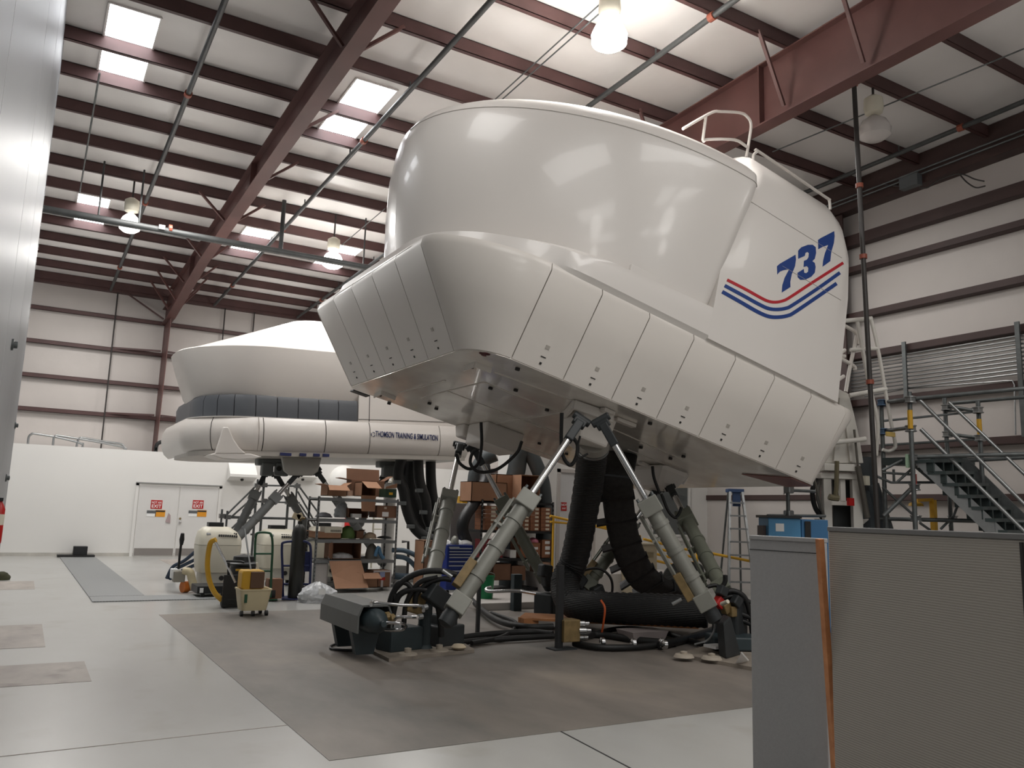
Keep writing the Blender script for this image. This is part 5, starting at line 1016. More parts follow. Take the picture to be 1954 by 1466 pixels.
# pallet jack like mover
pj = thing('pallet_jack', 'beige pallet jack with upright black handle and orange wheel', 'pallet jack', AZ(355, 1131, 0)); D = 15.6
g0 = AZ(352, 1131, 0); pl = lambda px, py, dd=0: PD(px, py, (MI @ (g0 - CAM)).z + dd)
MB().tube([pl(340, 1090), pl(343, 1060), pl(346, 1035)], .022, 10).build('handle_shaft', BLACK, pj, True)
MB().tube([pl(346, 1040), pl(347, 1030), pl(348.5, 1018)], .045, 12, rad=[.03, .045, .03]).build('handle_grip', BLKP, pj, True)
m = MB(); q = pl(341, 1100); m.box(q, (.2, .2, .2)); m.build('pump_body', mat('pump_grey', (150, 144, 132), .5), pj, False, .02)
m = MB(); m.tube(bez([pl(350, 1090), pl(362, 1092), pl(366, 1105), pl(371, 1125)], 5), .07, 10); m.build('mast', BEIGE, pj, True)
q = Vector((g0.x - .0, g0.y, .1)); MB().cyl(q + Vector((-.05, -.02, 0)), q + Vector((.05, .02, 0)), .1, n=20).build('steer_wheel', ORNG, pj, True)
m = MB(); m.lohi((q.x + .05, q.y - .05, .03), (q.x + .32, q.y + .12, .09)); m.build('fork', mat('fork_grey', (120, 116, 108), .5), pj, False, .01)
m = MB(); m.lohi((q.x - .25, q.y - .02, .25), (q.x - .1, q.y + .2, .42)); m.build('side_box', PAPER, pj, False, .01)
for k, pts in enumerate(([(376, 1050), (352, 1070), (330, 1082), (318, 1104)], [(377, 1066), (352, 1078), (334, 1088), (324, 1106)], [(378, 1076), (355, 1086), (340, 1094), (330, 1107)])):
    m = MB(); m.tube(bez([PD(x, y_, 16.9) for x, y_ in pts], 6), .035, 9); tag(m.build('blue_hose', mat('hose_navy', (44, 58, 76), .5), None, True), ['upper dark blue hose left of the first white cooler', 'middle dark blue hose left of the first white cooler', 'lowest dark blue hose left of the first white cooler'][k], 'hose', 'dark blue hoses by the first cooler')
# shop vacuum on its cart with yellow hose
G = AZ(440, 1160, 0); dv = (MI @ (G - CAM)).z; V = lambda px, py, dd=0: PD(px, py, dv + dd)
vc = thing('shop_vacuum', 'black shop vacuum with bent yellow hose on a wheeled frame', 'vacuum cleaner', G)
cc = V(461, 1120, .35); cc.z = 0
MB().lathe(cc + Vector((0, 0, .12)), up, [(0, 0), (.2, 0), (.22, .05), (.22, .3), (.24, .33), (.24, .36), (.2, .42), (.2, .5), (.23, .53), (.23, .55), (.17, .58), (.16, .66), (.0, .7)], 24).build('vacuum_body', BLKP, vc, True)
MB().lathe(cc + Vector((0, 0, .46)), up, [(.205, 0), (.207, .01), (.207, .03), (.205, .04)], 24).build('yellow_band', YEL, vc, True)
m = MB(); m.box(V(456, 1088, .1), (.1, .03, .03)); m.build('badge', YEL, vc)
m = MB(); m.lohi((cc.x - .28, cc.y - .32, .05), (cc.x + .32, cc.y + .25, .14)); m.box(V(446, 1128, 0), (.34, .04, .5)); m.build('cart_frame', BLACK, vc, False, .01)
for x, y_, r in ((428, 1147, .09), (470, 1150, .07)): q = V(x, y_, 0); q.z = r; MB().cyl(q + Vector((-.03, 0, 0)), q + Vector((.03, .01, 0)), r, n=20).build('cart_wheel', BLACK, vc, True)
MB().tube(bez([V(412, 1030), V(402, 1036), V(397, 1060), V(396, 1085), V(400, 1110), V(410, 1132), V(424, 1146)], 7), .04, 12).build('yellow_hose', ORNG if 0 else YEL, vc, True)
MB().tube([V(410, 1033), V(430, 1072), V(449, 1112)], .022, 10).build('steel_wand', CHROME, vc, True)
MB().tube([V(433, 1071), V(460, 1072), V(466, 1074)], .018, 8).build('cross_bar', BLACK, vc, True)
MB().tube(bez([V(436, 1074), V(436, 1110), V(437, 1140)], 4), .02, 8).build('upright', BLACK, vc, True)
MB().tube(bez([V(490, 1074), V(492, 1085), V(496, 1102), V(500, 1118)], 4), .018, 8).build('white_cord', CREAM, vc, True)
# mop bucket
G2 = AZ(486, 1177, 0); d2 = (MI @ (G2 - CAM)).z
mb_ = thing('mop_bucket', 'beige mop bucket on casters with a yellow and brown wringer', 'mop bucket', G2)
def rr2(wx, wy, z, r=.06): return [Vector((x, y_, z)) for x, y_ in rrect(G2.x - wx / 2, G2.x + wx / 2, G2.y + .2 - wy / 2, G2.y + .2 + wy / 2, ((r, r),) * 4, 5)]
m = MB(); m.loft([rr2(.36, .34, .08), rr2(.4, .38, .2), rr2(.45, .42, .37), rr2(.47, .44, .37), rr2(.47, .44, .39), rr2(.43, .4, .39), rr2(.36, .34, .12)]); m.build('bucket_body', BEIGE, mb_, True)
for sx, sy in ((-.18, -.14), (.18, -.14), (-.02, -.16), (.16, .14)): MB().cyl((G2.x + sx - .02, G2.y + .2 + sy, .04), (G2.x + sx + .02, G2.y + .2 + sy, .04), .04, n=12).build('caster', BLACK, mb_)
x0 = G2.x - .22; m = MB(); m.loft([[Vector((x, y_, z)) for x, y_ in ((x0 + i_, G2.y + .02), (x0 + .33 - i_, G2.y + .02), (x0 + .33 - i_, G2.y + .3), (x0 + i_, G2.y + .3))] for z, i_ in ((.36, .05), (.42, 0), (.62, .0), (.66, .02))]); m.build('wringer', YEL, mb_, False, .02)
m = MB(); m.box((x0 + .22, G2.y + .01, .52), (.2, .03, .24)); m.build('wringer_stain', mat('wringer_brown', (98, 70, 50), .6), mb_, False, .01)
MB().lohi((G2.x - .17, G2.y - .018, .2), (G2.x - .13, G2.y - .004, .32)).build('badge', GRNP, mb_)
mp = thing('mop', 'thin silver mop handle standing in the beige mop bucket', 'mop', Vector((G2.x - .02, G2.y + .2, .4)))
MB().tube([PD(481, 1101, d2 + .2), PD(474, 1058, d2 + .4), PD(467, 1010, d2 + .6)], .014, 8).build('mop_handle', ALU, mp, True)
MB().cyl(PD(481, 1103, d2 + .2), PD(480.5, 1098, d2 + .2), .022, n=8).build('mop_tip', ORNG, mp)
# green hand truck
G3 = AZ(514, 1148, 0); d3 = (MI @ (G3 - CAM)).z; H3 = lambda px, py, dd=0: PD(px, py, d3 + dd)
gt = thing('hand_truck', 'green tube hand truck standing between two white coolers', 'hand truck', G3)
MB().tube(bez([H3(484, 1120), H3(486, 1060), H3(488, 1025), H3(493, 1017), H3(511, 1017), H3(518, 1022), H3(520, 1045), H3(518, 1090), H3(516, 1140)], 5), .02, 9).build('tube_frame', GRNP, gt, True)
for y_ in (1057, 1090): MB().tube([H3(487, y_), H3(519, y_)], .016, 8).build('cross_bar', GRNP, gt, True)
m = MB(); m.lohi(G3 + Vector((-.25, -.05, .02)), G3 + Vector((.12, .2, .04))); m.build('toe_plate', GRNP, gt)
for dx in (-.32, .05): q = G3 + Vector((dx, .1, .12)); MB().cyl(q + Vector((-.04, 0, 0)), q + Vector((.04, 0, 0)), .12, n=20).build('wheel', BLACK, gt, True)
a, b = H3(499, 1122, .4), H3(519, 1102, .4); m = MB(); m.lohi((a.x, G3.y + .0, .042), (b.x + .1, G3.y + .2, b.z)); tag(m.build('wood_crate', CARD2), 'small brown crate standing on the green hand truck toe plate', 'crate')
# gas cylinder on the blue hand truck
G4 = AZ(566, 1147, 0); d4 = (MI @ (G4 - CAM)).z; H4 = lambda px, py, dd=0: PD(px, py, d4 + dd)
bt = thing('hand_truck', 'navy blue hand truck carrying the black gas cylinder', 'hand truck', G4 + Vector((.15, .1, 0)))
MB().tube(bez([H4(540, 1140, .2), H4(539, 1085, .2), H4(538, 1045, .2), H4(543, 1035, .2), H4(575, 1033, .2), H4(588, 1036, .2), H4(593, 1050, .2), H4(592, 1100, .2), H4(590, 1142, .2)], 5), .022, 9).build('tube_frame', NAVY, bt, True)
for y_ in (1080, 1115): MB().tube([H4(540, y_, .22), H4(592, y_, .22)], .018, 8).build('cross_bar', NAVY, bt, True)
m = MB(); m.prism([H4(537, 1145, -.05), H4(590, 1146, -.05), H4(592, 1140, .3), H4(541, 1139, .3)], (0, 0, .02)); m.build('toe_plate', NAVY, bt)
m = MB(); m.box(H4(582, 1072, .3), (.2, .08, .34)); m.build('back_plate', NAVY, bt)
for dx in (-.3, .28): q = G4 + Vector((dx, .32, .12)); MB().cyl(q + Vector((-.04, 0, 0)), q + Vector((.04, 0, 0)), .12, n=20).build('wheel', BLACK, bt, True)
gc = thing('gas_cylinder', 'tall black gas cylinder strapped on the navy hand truck', 'gas cylinder', G4 + Vector((0, .12, .03)))
c = G4 + Vector((0, .12, .03)); zt = H4(566, 1003).z
MB().lathe(c, up, [(0, 0), (.11, 0), (.125, .02), (.125, zt - .16), (.11, zt - .08), (.06, zt - .03), (.04, zt - .01), (.04, zt + .04), (0, zt + .04)], 24).build('cylinder_body', mat('cylinder_black', (44, 44, 40), .45, var=.3, scale=5), gc, True)
m = MB(); m.cyl(c + Vector((-.06, 0, zt + .09)), c + Vector((.08, 0, zt + .09)), .022, n=10); m.cyl(c + Vector((0, 0, zt)), c + Vector((0, 0, zt + .14)), .02, n=10); m.build('valve', BRASS, gc)
m = MB(); q = c + Vector((-.09, -.06, zt + .12)); m.box(q, (.14, .02, .1), Matrix.Rotation(.4, 3, 'Y')); m.box(q + Vector((.06, 0, .01)), (.1, .02, .09), Matrix.Rotation(-.5, 3, 'Y')); m.build('paper_tag', mat('tag_cream', (214, 200, 170), .7), gc)
# scaffold frame by the back wall
sf = thing('scaffold_stand', 'galvanised tube scaffold frame with sloping rails before the low back wall', 'scaffold', AY(490, 1062, 23.5)); YF = 23.6
E_ = lambda px, py, dy=0: AY(px, py, YF + dy)
for px, p0, p1 in ((424, 972, 1060), (434, 975, 1062), (492, 915, 1062), (504, 912, 1064), (505, 912, 1030), (551, 930, 1062), (567, 922, 1064), (488, 955, 1055), (550, 960, 1050)):
    pA = E_(px, p0); MB().cyl((pA.x, YF, 0), pA, .028, n=8).build('standard', ALUD, sf, True)
for a, b in (((488, 926), (570, 928)), ((486, 957), (572, 960)), ((430, 986), (572, 990)), ((440, 988), (620, 992)), ((478, 1020), (560, 1022))): MB().cyl(E_(*a), E_(*b), .026, n=8).build('ledger', ALUD, sf, True)
for a, b in (((488, 928), (430, 985)), ((492, 942), (440, 988)), ((490, 962), (436, 1015)), ((572, 930), (612, 985)), ((568, 938), (608, 1010)), ((572, 962), (606, 1012))): MB().cyl(E_(*a), E_(*b), .026, n=8).build('sloping_rail', ALUD, sf, True)
for px, py in ((504, 926), (567, 928), (491, 927), (504, 956), (550, 959), (434, 987), (424, 985), (504, 1022), (488, 1022)): m = MB(); m.box(E_(px, py), (.16, .14, .12)); m.build('clamp', ALU, sf)
# things seen behind the grey shelving
pw = AY(655, 917, YB); m = MB(); m.lathe(pw + Vector((0, .01, 0)), (0, -1, 0), [(.5, 0), (.5, .05), (.44, .2), (.28, .32), (0, .38)], 22); tag(m.build('white_globe', WHITE, None, True), 'white rounded dome fitting behind the wide flapped carton', 'fitting')
p = AZ(742, 1080, 0); m = MB(); q = AY(742, 985, 20.0); m.cyl((q.x, 20, 0), (q.x, 20, 2.3), .16, n=18); tag(m.build('white_standpipe', WHITE, None, True), 'thick white vertical pipe behind the right end of the grey shelving', 'pipe')
q = AY(694, 1003, 25.5); t = thing('fire_extinguisher', 'red fire extinguisher seen through the grey shelving on the back wall side', 'fire extinguisher', q); MB().lathe(Vector((q.x, 27.04, q.z - .22)), up, [(0, 0), (.1, 0), (.105, .03), (.105, .38), (.06, .45), (.03, .47), (.03, .5), (0, .5)], 16).build('bottle', REDP, t, True); MB().lohi((q.x - .05, 26.98, q.z + .28), (q.x + .06, 27.12, q.z + .34)).build('valve_head', BLKP, t); MB().lohi((q.x - .04, 27.1, q.z - .1), (q.x + .04, YB, q.z + .2)).build('wall_bracket', GREY, t)
m = MB(); lx = AY(728, 1010, 22.0)
for dx in (-.25, .25): m.cyl((lx.x + dx, 22, 0), (lx.x + dx, 22, 2.6), .03, n=8)
t = thing('rung_ladder', 'cream ladder standing behind the right side of the grey shelving', 'ladder', (lx.x, 22, 0)); m.build('rails', CREAM, t, True)
for k in range(9): MB().cyl((lx.x - .25, 22, .25 + k * .27), (lx.x + .25, 22, .25 + k * .27), .018, n=8).build('rung', CREAM, t, True)
for k, pts in enumerate(([(748, 1050), (775, 1052), (800, 1068), (815, 1110)], [(752, 1062), (775, 1066), (795, 1085), (806, 1112)], [(750, 1099), (775, 1101), (792, 1099)])):
    m = MB(); m.tube(bez([PD(x, y_, 16.8) for x, y_ in pts], 6), .05 if k < 2 else .07, 10); tag(m.build('blue_hose', mat('hose_steel_blue', (76, 96, 112), .5), None, True), ['upper steel blue hose right of the grey shelving', 'middle steel blue hose right of the grey shelving', 'thick blue hose on the floor right of the grey shelving'][k], 'hose')
q = PD(779, 1060, 18); m = MB(); m.tube([PD(767, 1034, 18), PD(779, 1034, 18), q, Vector((q.x, q.y, 0))], .03, 8); tag(m.build('pipe_elbow', DPIPE, None, True), 'dark pipe elbow before the low back wall right of the shelving', 'pipe')
p = AZ(770, 1112, 0); m = MB(); m.lohi(p + Vector((-.4, 0, 0)), p + Vector((.45, .5, .14))); m.lohi(p + Vector((-.1, .1, .14)), p + Vector((.1, .3, .36))); tag(m.build('pump_unit', mat('pump_unit_grey', (126, 124, 120), .5), None, False, .01), 'low grey pump unit on the floor right of the grey shelving', 'pump')

# ================================================================== RIGHT SIDE: RAILS, LADDER, TOWER, SCAFFOLD STAIR
def tubes(parent, name, segs, r, m_, dep=None, n=8):
    for sg in segs:
        d = dep if len(sg) == 2 else None
        pts = [PD(p[0], p[1], p[2] if len(p) > 2 else dep) for p in sg]; MB().tube(pts, r, n).build(name, m_, parent, True)
YR = 14.1
r1 = thing('guard_rail', 'yellow tube railing with three bars beside the beige cabinet', 'railing', AY(1290, 1100, YR))
for sg in (((1228, 1029), (1300, 1047), (1318, 1050), (1324, 1060), (1325, 1120)), ((1250, 1046), (1324, 1064)), ((1250, 1057), (1324, 1075)), ((1250, 1070), (1324, 1088)), ((1250, 1040), (1252, 1118)), ((1318, 1050), (1324, 1060))):
    pts = [AY(x, y, YR) for x, y in sg]
    if sg[-1][1] > 1110: pts[-1].z = .0
    MB().tube(bez(pts, 4) if len(pts) > 2 else pts, .028, 9).build('rail_tube', YELR, r1, True)
r2 = thing('guard_rail', 'long yellow handrail running from the railing to the step ladder', 'railing', AY(1380, 1060, YR - .5))
MB().tube([AY(1326, 1050, YR - .3), AY(1446, 1074, YR - .9)], .03, 9).build('rail_tube', YELR, r2, True)
q = AY(1330, 1051, YR - .3); MB().cyl((q.x, q.y, 0), q, .026, n=9).build('rail_post', YELR, r2, True)
r3 = thing('guard_rail', 'pair of yellow handrails before the white door of the corner room', 'railing', AY(1110, 1000, YR))
MB().tube([AY(1050, 985, YR), AY(1222, 1024, YR)], .026, 9).build('rail_tube', YELR, r3, True); MB().tube([AY(1050, 996, YR), AY(1160, 1006, YR), AY(1222, 1026, YR)], .022, 9).build('rail_tube', YELR, r3, True)
for px in (1056, 1215): q = AY(px, 986 + (px - 1050) * .226, YR); MB().cyl((q.x, q.y, .0), q, .024, n=9).build('rail_post', YELR, r3, True)
a, b = AY(1216, 1110, 13.6), AY(1254, 1040, 13.6)
bc = thing('beige_cabinet', 'beige metal cabinet with vent and tilted panel before the yellow railing', 'cabinet', ((a.x + b.x) / 2, 13.9, 0))
MB().lohi((a.x - .08, 13.6, 0), (b.x, 14.05, b.z)).build('cabinet_body', TAN, bc, False, .01); m = MB()
for k in range(5): m.lohi((a.x + .1, 13.592, b.z - .16 - k * .025), (b.x - .1, 13.6, b.z - .15 - k * .025))
m.build('vent_slots', mat('vent_olive', (150, 138, 104), .5), bc); m = MB(); m.lohi((a.x - .1, 13.58, b.z), (b.x + .02, 14.07, b.z + .03)); m.build('cabinet_top', mat('cab_top', (200, 190, 168), .5), bc)
m = MB(); m.box(((a.x + .05), 13.8, b.z + .12), (.05, .3, .26), Matrix.Rotation(-.6, 3, 'Y')); m.build('tilted_panel', GREY, bc)
# step ladder with a blue top
La = PD(1402, 936, 18.6); sl_ = thing('step_ladder', 'aluminium step ladder with blue top leaning by the grey wall', 'ladder', (La.x, La.y, 0))
lr = MW @ Vector((1, 0, 0)); lr.z = 0; lr.normalize(); lv = Vector((-lr.y, lr.x, 0)); zt = La.z; LB = mat('ladder_blue', (52, 76, 116), .5); LR = Matrix((lr, lv, Vector((0, 0, 1)))).transposed(); l0 = Vector((La.x, La.y, 0)); LP = lambda a, b, z: l0 + lr * a + lv * b + Vector((0, 0, z))
m = MB(); m.box(LP(0, 0, zt - .01), (.36, .26, .08), LR); m.build('ladder_top', LB, sl_, False, .01)
m = MB(); m.box(LP(.02, -.06, zt - .2), (.17, .06, .32), LR); m.build('front_plate', LB, sl_)
for s_ in (-1, 1):
    MB().beam(LP(s_ * .14, -.1, zt - .04), LP(s_ * .29, -.5, 0), .05, .08, up=lv).build('front_rail', ALU, sl_); MB().beam(LP(s_ * .12, .1, zt - .04), LP(s_ * .25, .5, 0), .035, .05, up=lv).build('rear_rail', ALUD, sl_)
for k in range(7):
    f_ = (k + 1) / 8; m = MB(); m.box(LP(0, -.1 - .4 * f_, zt * (1 - f_)), (.28 + .3 * f_, .09, .035), LR); m.build('step', ALU, sl_)
# blue equipment cabinet with notices
DC = 12.4
def facing(px0, px1, ytop, ybot, dep, th, m_=None, name=None, par=None, bev=0):
    a, b = PD(px0, ytop, dep), PD(px1, ytop, dep); z0 = 0 if ybot is None else PD(px0, ybot, dep).z; xx = (b - a); w = xx.length; xx.z = 0; xx.normalize(); yy = Vector((-xx.y, xx.x, 0)); c = (a + b) / 2; m = MB(); m.box(Vector((c.x, c.y, (a.z + z0) / 2)) + yy * th / 2, (w, th, a.z - z0), Matrix((xx, yy, Vector((0, 0, 1)))).transposed())
    return m.build(name, m_, par, False, bev)
cb = PD(1520, 1000, DC); bb = thing('equipment_cabinet', 'blue equipment cabinet with paper notice and yellow sticker behind the grey panel', 'cabinet', (cb.x, cb.y, 0))
facing(1466, 1528, 988, None, DC, .5, CABB, 'cabinet_body', bb, .01); facing(1529, 1580, 991, None, DC + .02, .5, mat('cabinet_blue_shaded', (62, 116, 162), .4), 'cabinet_body', bb, .01); facing(1463, 1530, 983, 988, DC - .04, .56, BLKP, 'cabinet_top', bb)  # darker blue body paints the shaded front beside the lit side face
facing(1480, 1496, 999, 1014, DC - .02, .012, PAPER, 'paper_notice', bb); facing(1509, 1519, 1008, 1016, DC - .02, .012, STK, 'yellow_sticker', bb); facing(1536, 1547, 995, 1030, DC - .01, .012, DARK, 'dark_slot', bb); facing(1456, 1465, 1003, 1022, DC + .1, .3, mat('side_box_brown', (92, 80, 78), .6), 'side_box', bb)
# pole with clamp under the simulator tail
p = PD(1503, 930, 12.6); po = thing('scaffold_pole', 'galvanised scaffold pole with clamp under the tail of the near simulator', 'pole', (p.x, p.y, 0))
MB().cyl((p.x, p.y, 0), p, .03, n=10).build('pole', ALUD, po, True); MB().tube([PD(1512, 936, 12.6), PD(1556, 938, 12.6)], .024, 8).build('pole', ALUD, po, True); MB().tube([PD(1464, 984, 12.5), PD(1575, 985, 12.7)], .022, 8).build('pole', ALUD, po, True)
for y in (932, 984): m = MB(); m.box(PD(1505, y, 12.57), (.12, .12, .16)); m.build('clamp', ALU, po, False, .02)
m = MB(); m.tube([PD(1503, 922, 12.6), PD(1497, 933, 12.6), PD(1496, 944, 12.6)], .008, 6); m.build('wire', DPIPE, po)
# white drawbridge tower
DT = 13.2; T_ = lambda px, py, d=0: PD(px, py, DT + d); base = T_(1605, 1005); base.z = 0
tw = thing('access_tower', 'white access tower with dark opening and raised tapered bridge behind the near simulator', 'access tower', base)
def post(px0, px1, top, name, m_, d=0, dp=.12, bot=None):
    a, b = T_(px0, top, d), T_(px1, top, d); z0 = 0 if bot is None else T_(px0, bot, d).z
    c = (a + b) / 2; w = (b - a).length; xx = (b - a); xx.z = 0; xx.normalize(); yy = Vector((-xx.y, xx.x, 0)); R = Matrix((xx, yy, Vector((0, 0, 1)))).transposed()
    m = MB(); m.box(Vector((c.x, c.y, (a.z + z0) / 2)) + yy * dp / 2, (w, dp, a.z - z0), R); return m.build(name, m_, tw, False, .008)
WT = mat('tower_white', (220, 216, 208), .4, var=.04)
post(1571, 1586, 903, 'post', WT); post(1626, 1644, 903, 'post', WT); post(1603, 1613, 908, 'post', WT, .05, .1, 957); post(1566, 1638, 902, 'cross_beam', WT, -.02, .26, 913); post(1578, 1628, 955, 'cross_beam', WT, 0, .2, 964); post(1588, 1626, 914, 'opening_shade_panel', mat('tower_shade', (26, 30, 30), .6), .25, .04)  # last box is a dark panel that paints the shade inside the opening
post(1573, 1642, 884, 'sill', WT, -.1, .5, 898)
m = MB(); q = [T_(1568, 884), T_(1648, 884), T_(1641, 840), T_(1630, 790), T_(1620, 752), T_(1600, 742), T_(1592, 790), T_(1578, 845)]; vv = (MW @ Vector((0, 0, 1))); vv.z = 0; vv.normalize(); m.prism(q, vv * .22); m.build('raised_bridge', WT, tw, False, .01)
for a, b in (((1594, 880), (1606, 760)), ((1625, 880), (1612, 765))): MB().beam(T_(*a, -.03), T_(*b, -.03), .07, .06, up=vv).build('bridge_rib', WT, tw)
for sg, r in ((((1606, 613, 13), (1664, 608, 13)), .035), (((1636, 614, 13), (1650, 690, 13), (1660, 740, 13), (1675, 808, 13), (1672, 870, 13)), .03), (((1662, 608, 13), (1678, 680, 13), (1697, 790, 13), (1708, 845, 13), (1706, 856, 13), (1695, 861, 13), (1684, 858, 13)), .028), (((1622, 668, 13), (1676, 665, 13)), .03), (((1621, 755, 13), (1692, 742, 13)), .035), (((1588, 845, 13), (1652, 838, 13)), .04)):
    pts = [PD(*p) for p in sg]; MB().tube(bez(pts, 5) if len(pts) > 2 else pts, r, 9).build('bridge_rail', WT, tw, True)
MB().tube([T_(1597, 880, -.3), T_(1596, 930, -.3), T_(1594, 950, -.3)], .035, 8).build('olive_strap', mat('olive_strap', (112, 104, 80), .7), tw)
MB().tube(bez([T_(1582, 948, -.3), T_(1588, 950, -.3), T_(1600, 951, -.3)], 3), .05, 8).build('rolled_strap', mat('olive_strap', (112, 104, 80), .7), tw)
m = MB(); m.box(T_(1623, 958, -.2), (.12, .05, .12)); m.build('red_block', REDP, tw)
for a, b, r in (((1630, 820), (1637, 890), .018), ((1637, 890), (1655, 988), .045), ((1554, 915), (1572, 985), .02)): MB().cyl(T_(*a, -.15), T_(*b, -.15), r, n=9).build('damper_rod', mat('damper_olive', (104, 100, 92), .45, metal=.2), tw, True)
MB().tube(bez([T_(1556, 912, .1), T_(1550, 940, .1), T_(1556, 970, .1), T_(1572, 992, .1)], 5), .04, 9).build('hose', BLACK, tw, True); MB().tube(bez([T_(1566, 910, .1), T_(1560, 940, .1), T_(1566, 970, .1), T_(1574, 985, .1)], 5), .035, 9).build('hose', mat('grey_tube_', (120, 116, 110), .5), tw, True)
m = MB(); m.prism([T_(1644, 992), T_(1660, 990), T_(1644, 1004)], vv * .2); m.build('side_bracket', WT, tw); m = MB(); m.prism([T_(1571, 992), T_(1562, 990), T_(1571, 1002)], vv * .2); m.build('side_bracket', WT, tw)
# slate column beside the tower
a, b = PD(1648, 872, 13.4), PD(1668, 872, 13.4); m = MB(); m.lohi((a.x, b.y, 0), (b.x, a.y + .1, a.z)); sc = tag(m.build('slate_post', SLATE), 'slate grey square post standing right of the white access tower', 'post')
m = MB(); p = PD(1653, 918, 13.2); m.lohi(p - Vector((.05, .03, .07)), p + Vector((.05, .1, .08))); m.build('switch_box', CREAM, sc)
m = MB(); m.cyl(PD(1664, 925, 13.3), Vector((PD(1740, 1030, 13.3).x, PD(1740, 1030, 13.3).y, .1)), .11, n=12); tag(m.build('diagonal_tube', SLATE, None, True), 'thick dark diagonal tube bracing the slate post', 'brace')
# scaffold stair tower
st = thing('scaffold_stair', 'galvanised scaffold stair tower with sloping handrails at the right wall', 'scaffold', Vector((PD(1745, 1007, 12.6).x, PD(1745, 1007, 12.6).y, 0)))
def std(px, py, d, r=.034, extra=()):
    p = PD(px, py, d); MB().cyl((p.x, p.y, 0), p, r, n=10).build('standard', ALUD, st, True); return p
std(1735, 748, 12.4); std(1802, 756, 13.8); std(1866, 766, 13.2); std(1681, 762, 13.2)
def led(a, da, b, db, r=.03, nm='ledger', m_=ALUD): MB().cyl(PD(*a, da), PD(*b, db), r, n=9).build(nm, m_, st, True)
led((1745, 761), 12.4, (1980, 739), 11.4); led((1815, 770), 13.6, (1980, 756), 12.6); led((1682, 768), 13.2, (1733, 762), 12.4); led((1684, 823), 13.2, (1733, 817), 12.4)
led((1750, 872), 12.4, (1980, 866), 11.6, .032); led((1815, 881), 13.6, (1980, 872), 12.8, .032); led((1672, 990), 13.2, (1980, 997), 12.0, .032); led((1680, 850), 13.4, (1870, 838), 13.6, .02); led((1680, 804), 13.6, (1870, 785), 13.6, .02)
led((1806, 775), 13.7, (1864, 785), 13.2); led((1806, 828), 13.7, (1866, 836), 13.2); led((1806, 786), 13.7, (1866, 780), 13.2, .02)
for a, b, dd, r in (((1754, 763), (1975, 983), 11.9, .028), ((1757, 819), (1990, 1050), 11.9, .03), ((1811, 768), (1980, 929), 12.6, .026), ((1812, 822), (1975, 983), 12.6, .026)): led(a, dd + .6, b, dd - .4, r, 'stair_rail', ALU)
m = MB(); m.beam(PD(1756, 876, 12.4), PD(2143, 1251, 10.75), .05, .2, up=(0, 0, 1)); m.build('stringer', ALU, st); m = MB(); m.beam(PD(1830, 876, 13.4), PD(2203, 1243, 11.5), .05, .2, up=(0, 0, 1)); m.build('stringer', ALUD, st)
TRM = mat('dark_tread', (74, 84, 84), .5, metal=.3, var=.2, scale=8)
for k in range(16):
    y_ = 880 + k * 22.5; xa, xb = 1764 + k * 23.2, 1824 + k * 23.2; a, b = PD(xa, y_, 12.3 - k * .1), PD(xb, y_, 13.2 - k * .1); m = MB(); m.beam(a, b, .26, .05, up=(0, 0, 1)); d = (b - a)
    for f_ in (.05, .35, .65, .95): p = a + d * f_; m.box(p - Vector((0, 0, .09)), (.03, .24, .14))
    m.build('tread', TRM, st)
m = MB(); m.loft([[PD(1684, 874, 13.0), PD(1746, 872, 12.5), PD(1860, 874, 13.6), PD(1800, 880, 14.2)], [p - Vector((0, 0, .12)) for p in (PD(1684, 874, 13.0), PD(1746, 872, 12.5), PD(1860, 874, 13.6), PD(1800, 880, 14.2))]]); m.build('platform', TRM, st)
for a, b in (((1668, 907), (1700, 921)), ((1700, 921), (1800, 921)), ((1712, 920), (1740, 895)), ((1778, 918), (1745, 890)), ((1684, 902), (1740, 906)), ((1705, 896), (1706, 920)), ((1684, 898), (1730, 874)), ((1684, 930), (1745, 985)), ((1742, 930), (1686, 985)), ((1755, 998), (1775, 1012)), ((1832, 952), (1812, 1005)), ((1820, 985), (1795, 1010))): led(a, 12.7, b, 12.7, .02 if a[0] not in (1742,) else .034, 'brace')
for px, py, d in ((1737, 763, 12.35), (1738, 818, 12.35), (1684, 769, 13.1), (1685, 824, 13.1), (1740, 873, 12.35), (1806, 778, 13.7), (1808, 829, 13.7), (1866, 783, 13.1), (1870, 836, 13.1), (1748, 990, 12.35), (1745, 930, 12.35), (1818, 990, 13.7)):
    m = MB(); q = PD(px, py, d); m.cyl(q - Vector((0, 0, .05)), q - Vector((0, 0, .03)), .085, n=12); m.cyl(q + Vector((0, 0, .03)), q + Vector((0, 0, .05)), .085, n=12); m.box(q, (.12, .1, .1)); m.build('rosette_clamp', ALU if px not in (1684, 1685) else mat('clamp_blue', (84, 108, 136), .4, metal=.4), st, False, .01)
for px, py, d, h in ((1736, 783, 12.33, .28), (1868, 800, 13.13, .34)): m = MB(); q = PD(px, py, d); m.cyl(q, q - Vector((0, 0, h)), .037, n=10); m.build('yellow_tape', YEL, st)
p = PD(1744, 905, 12.33); m = MB(); m.cyl(p, p - Vector((0, 0, .16)), .038, n=10); m.build('red_tape', mat('tape_red', (128, 44, 40), .5), st)
p = PD(1732, 880, 12.3); m = MB(); m.box(p, (.07, .03, .2)); m.build('green_tag', mat('tag_green', (168, 196, 168), .6), st); p = PD(1699, 829, 12.8); m = MB(); m.box(p, (.2, .03, .07)); m.build('yellow_tag', mat('tag_yellow', (222, 190, 110), .6), st)
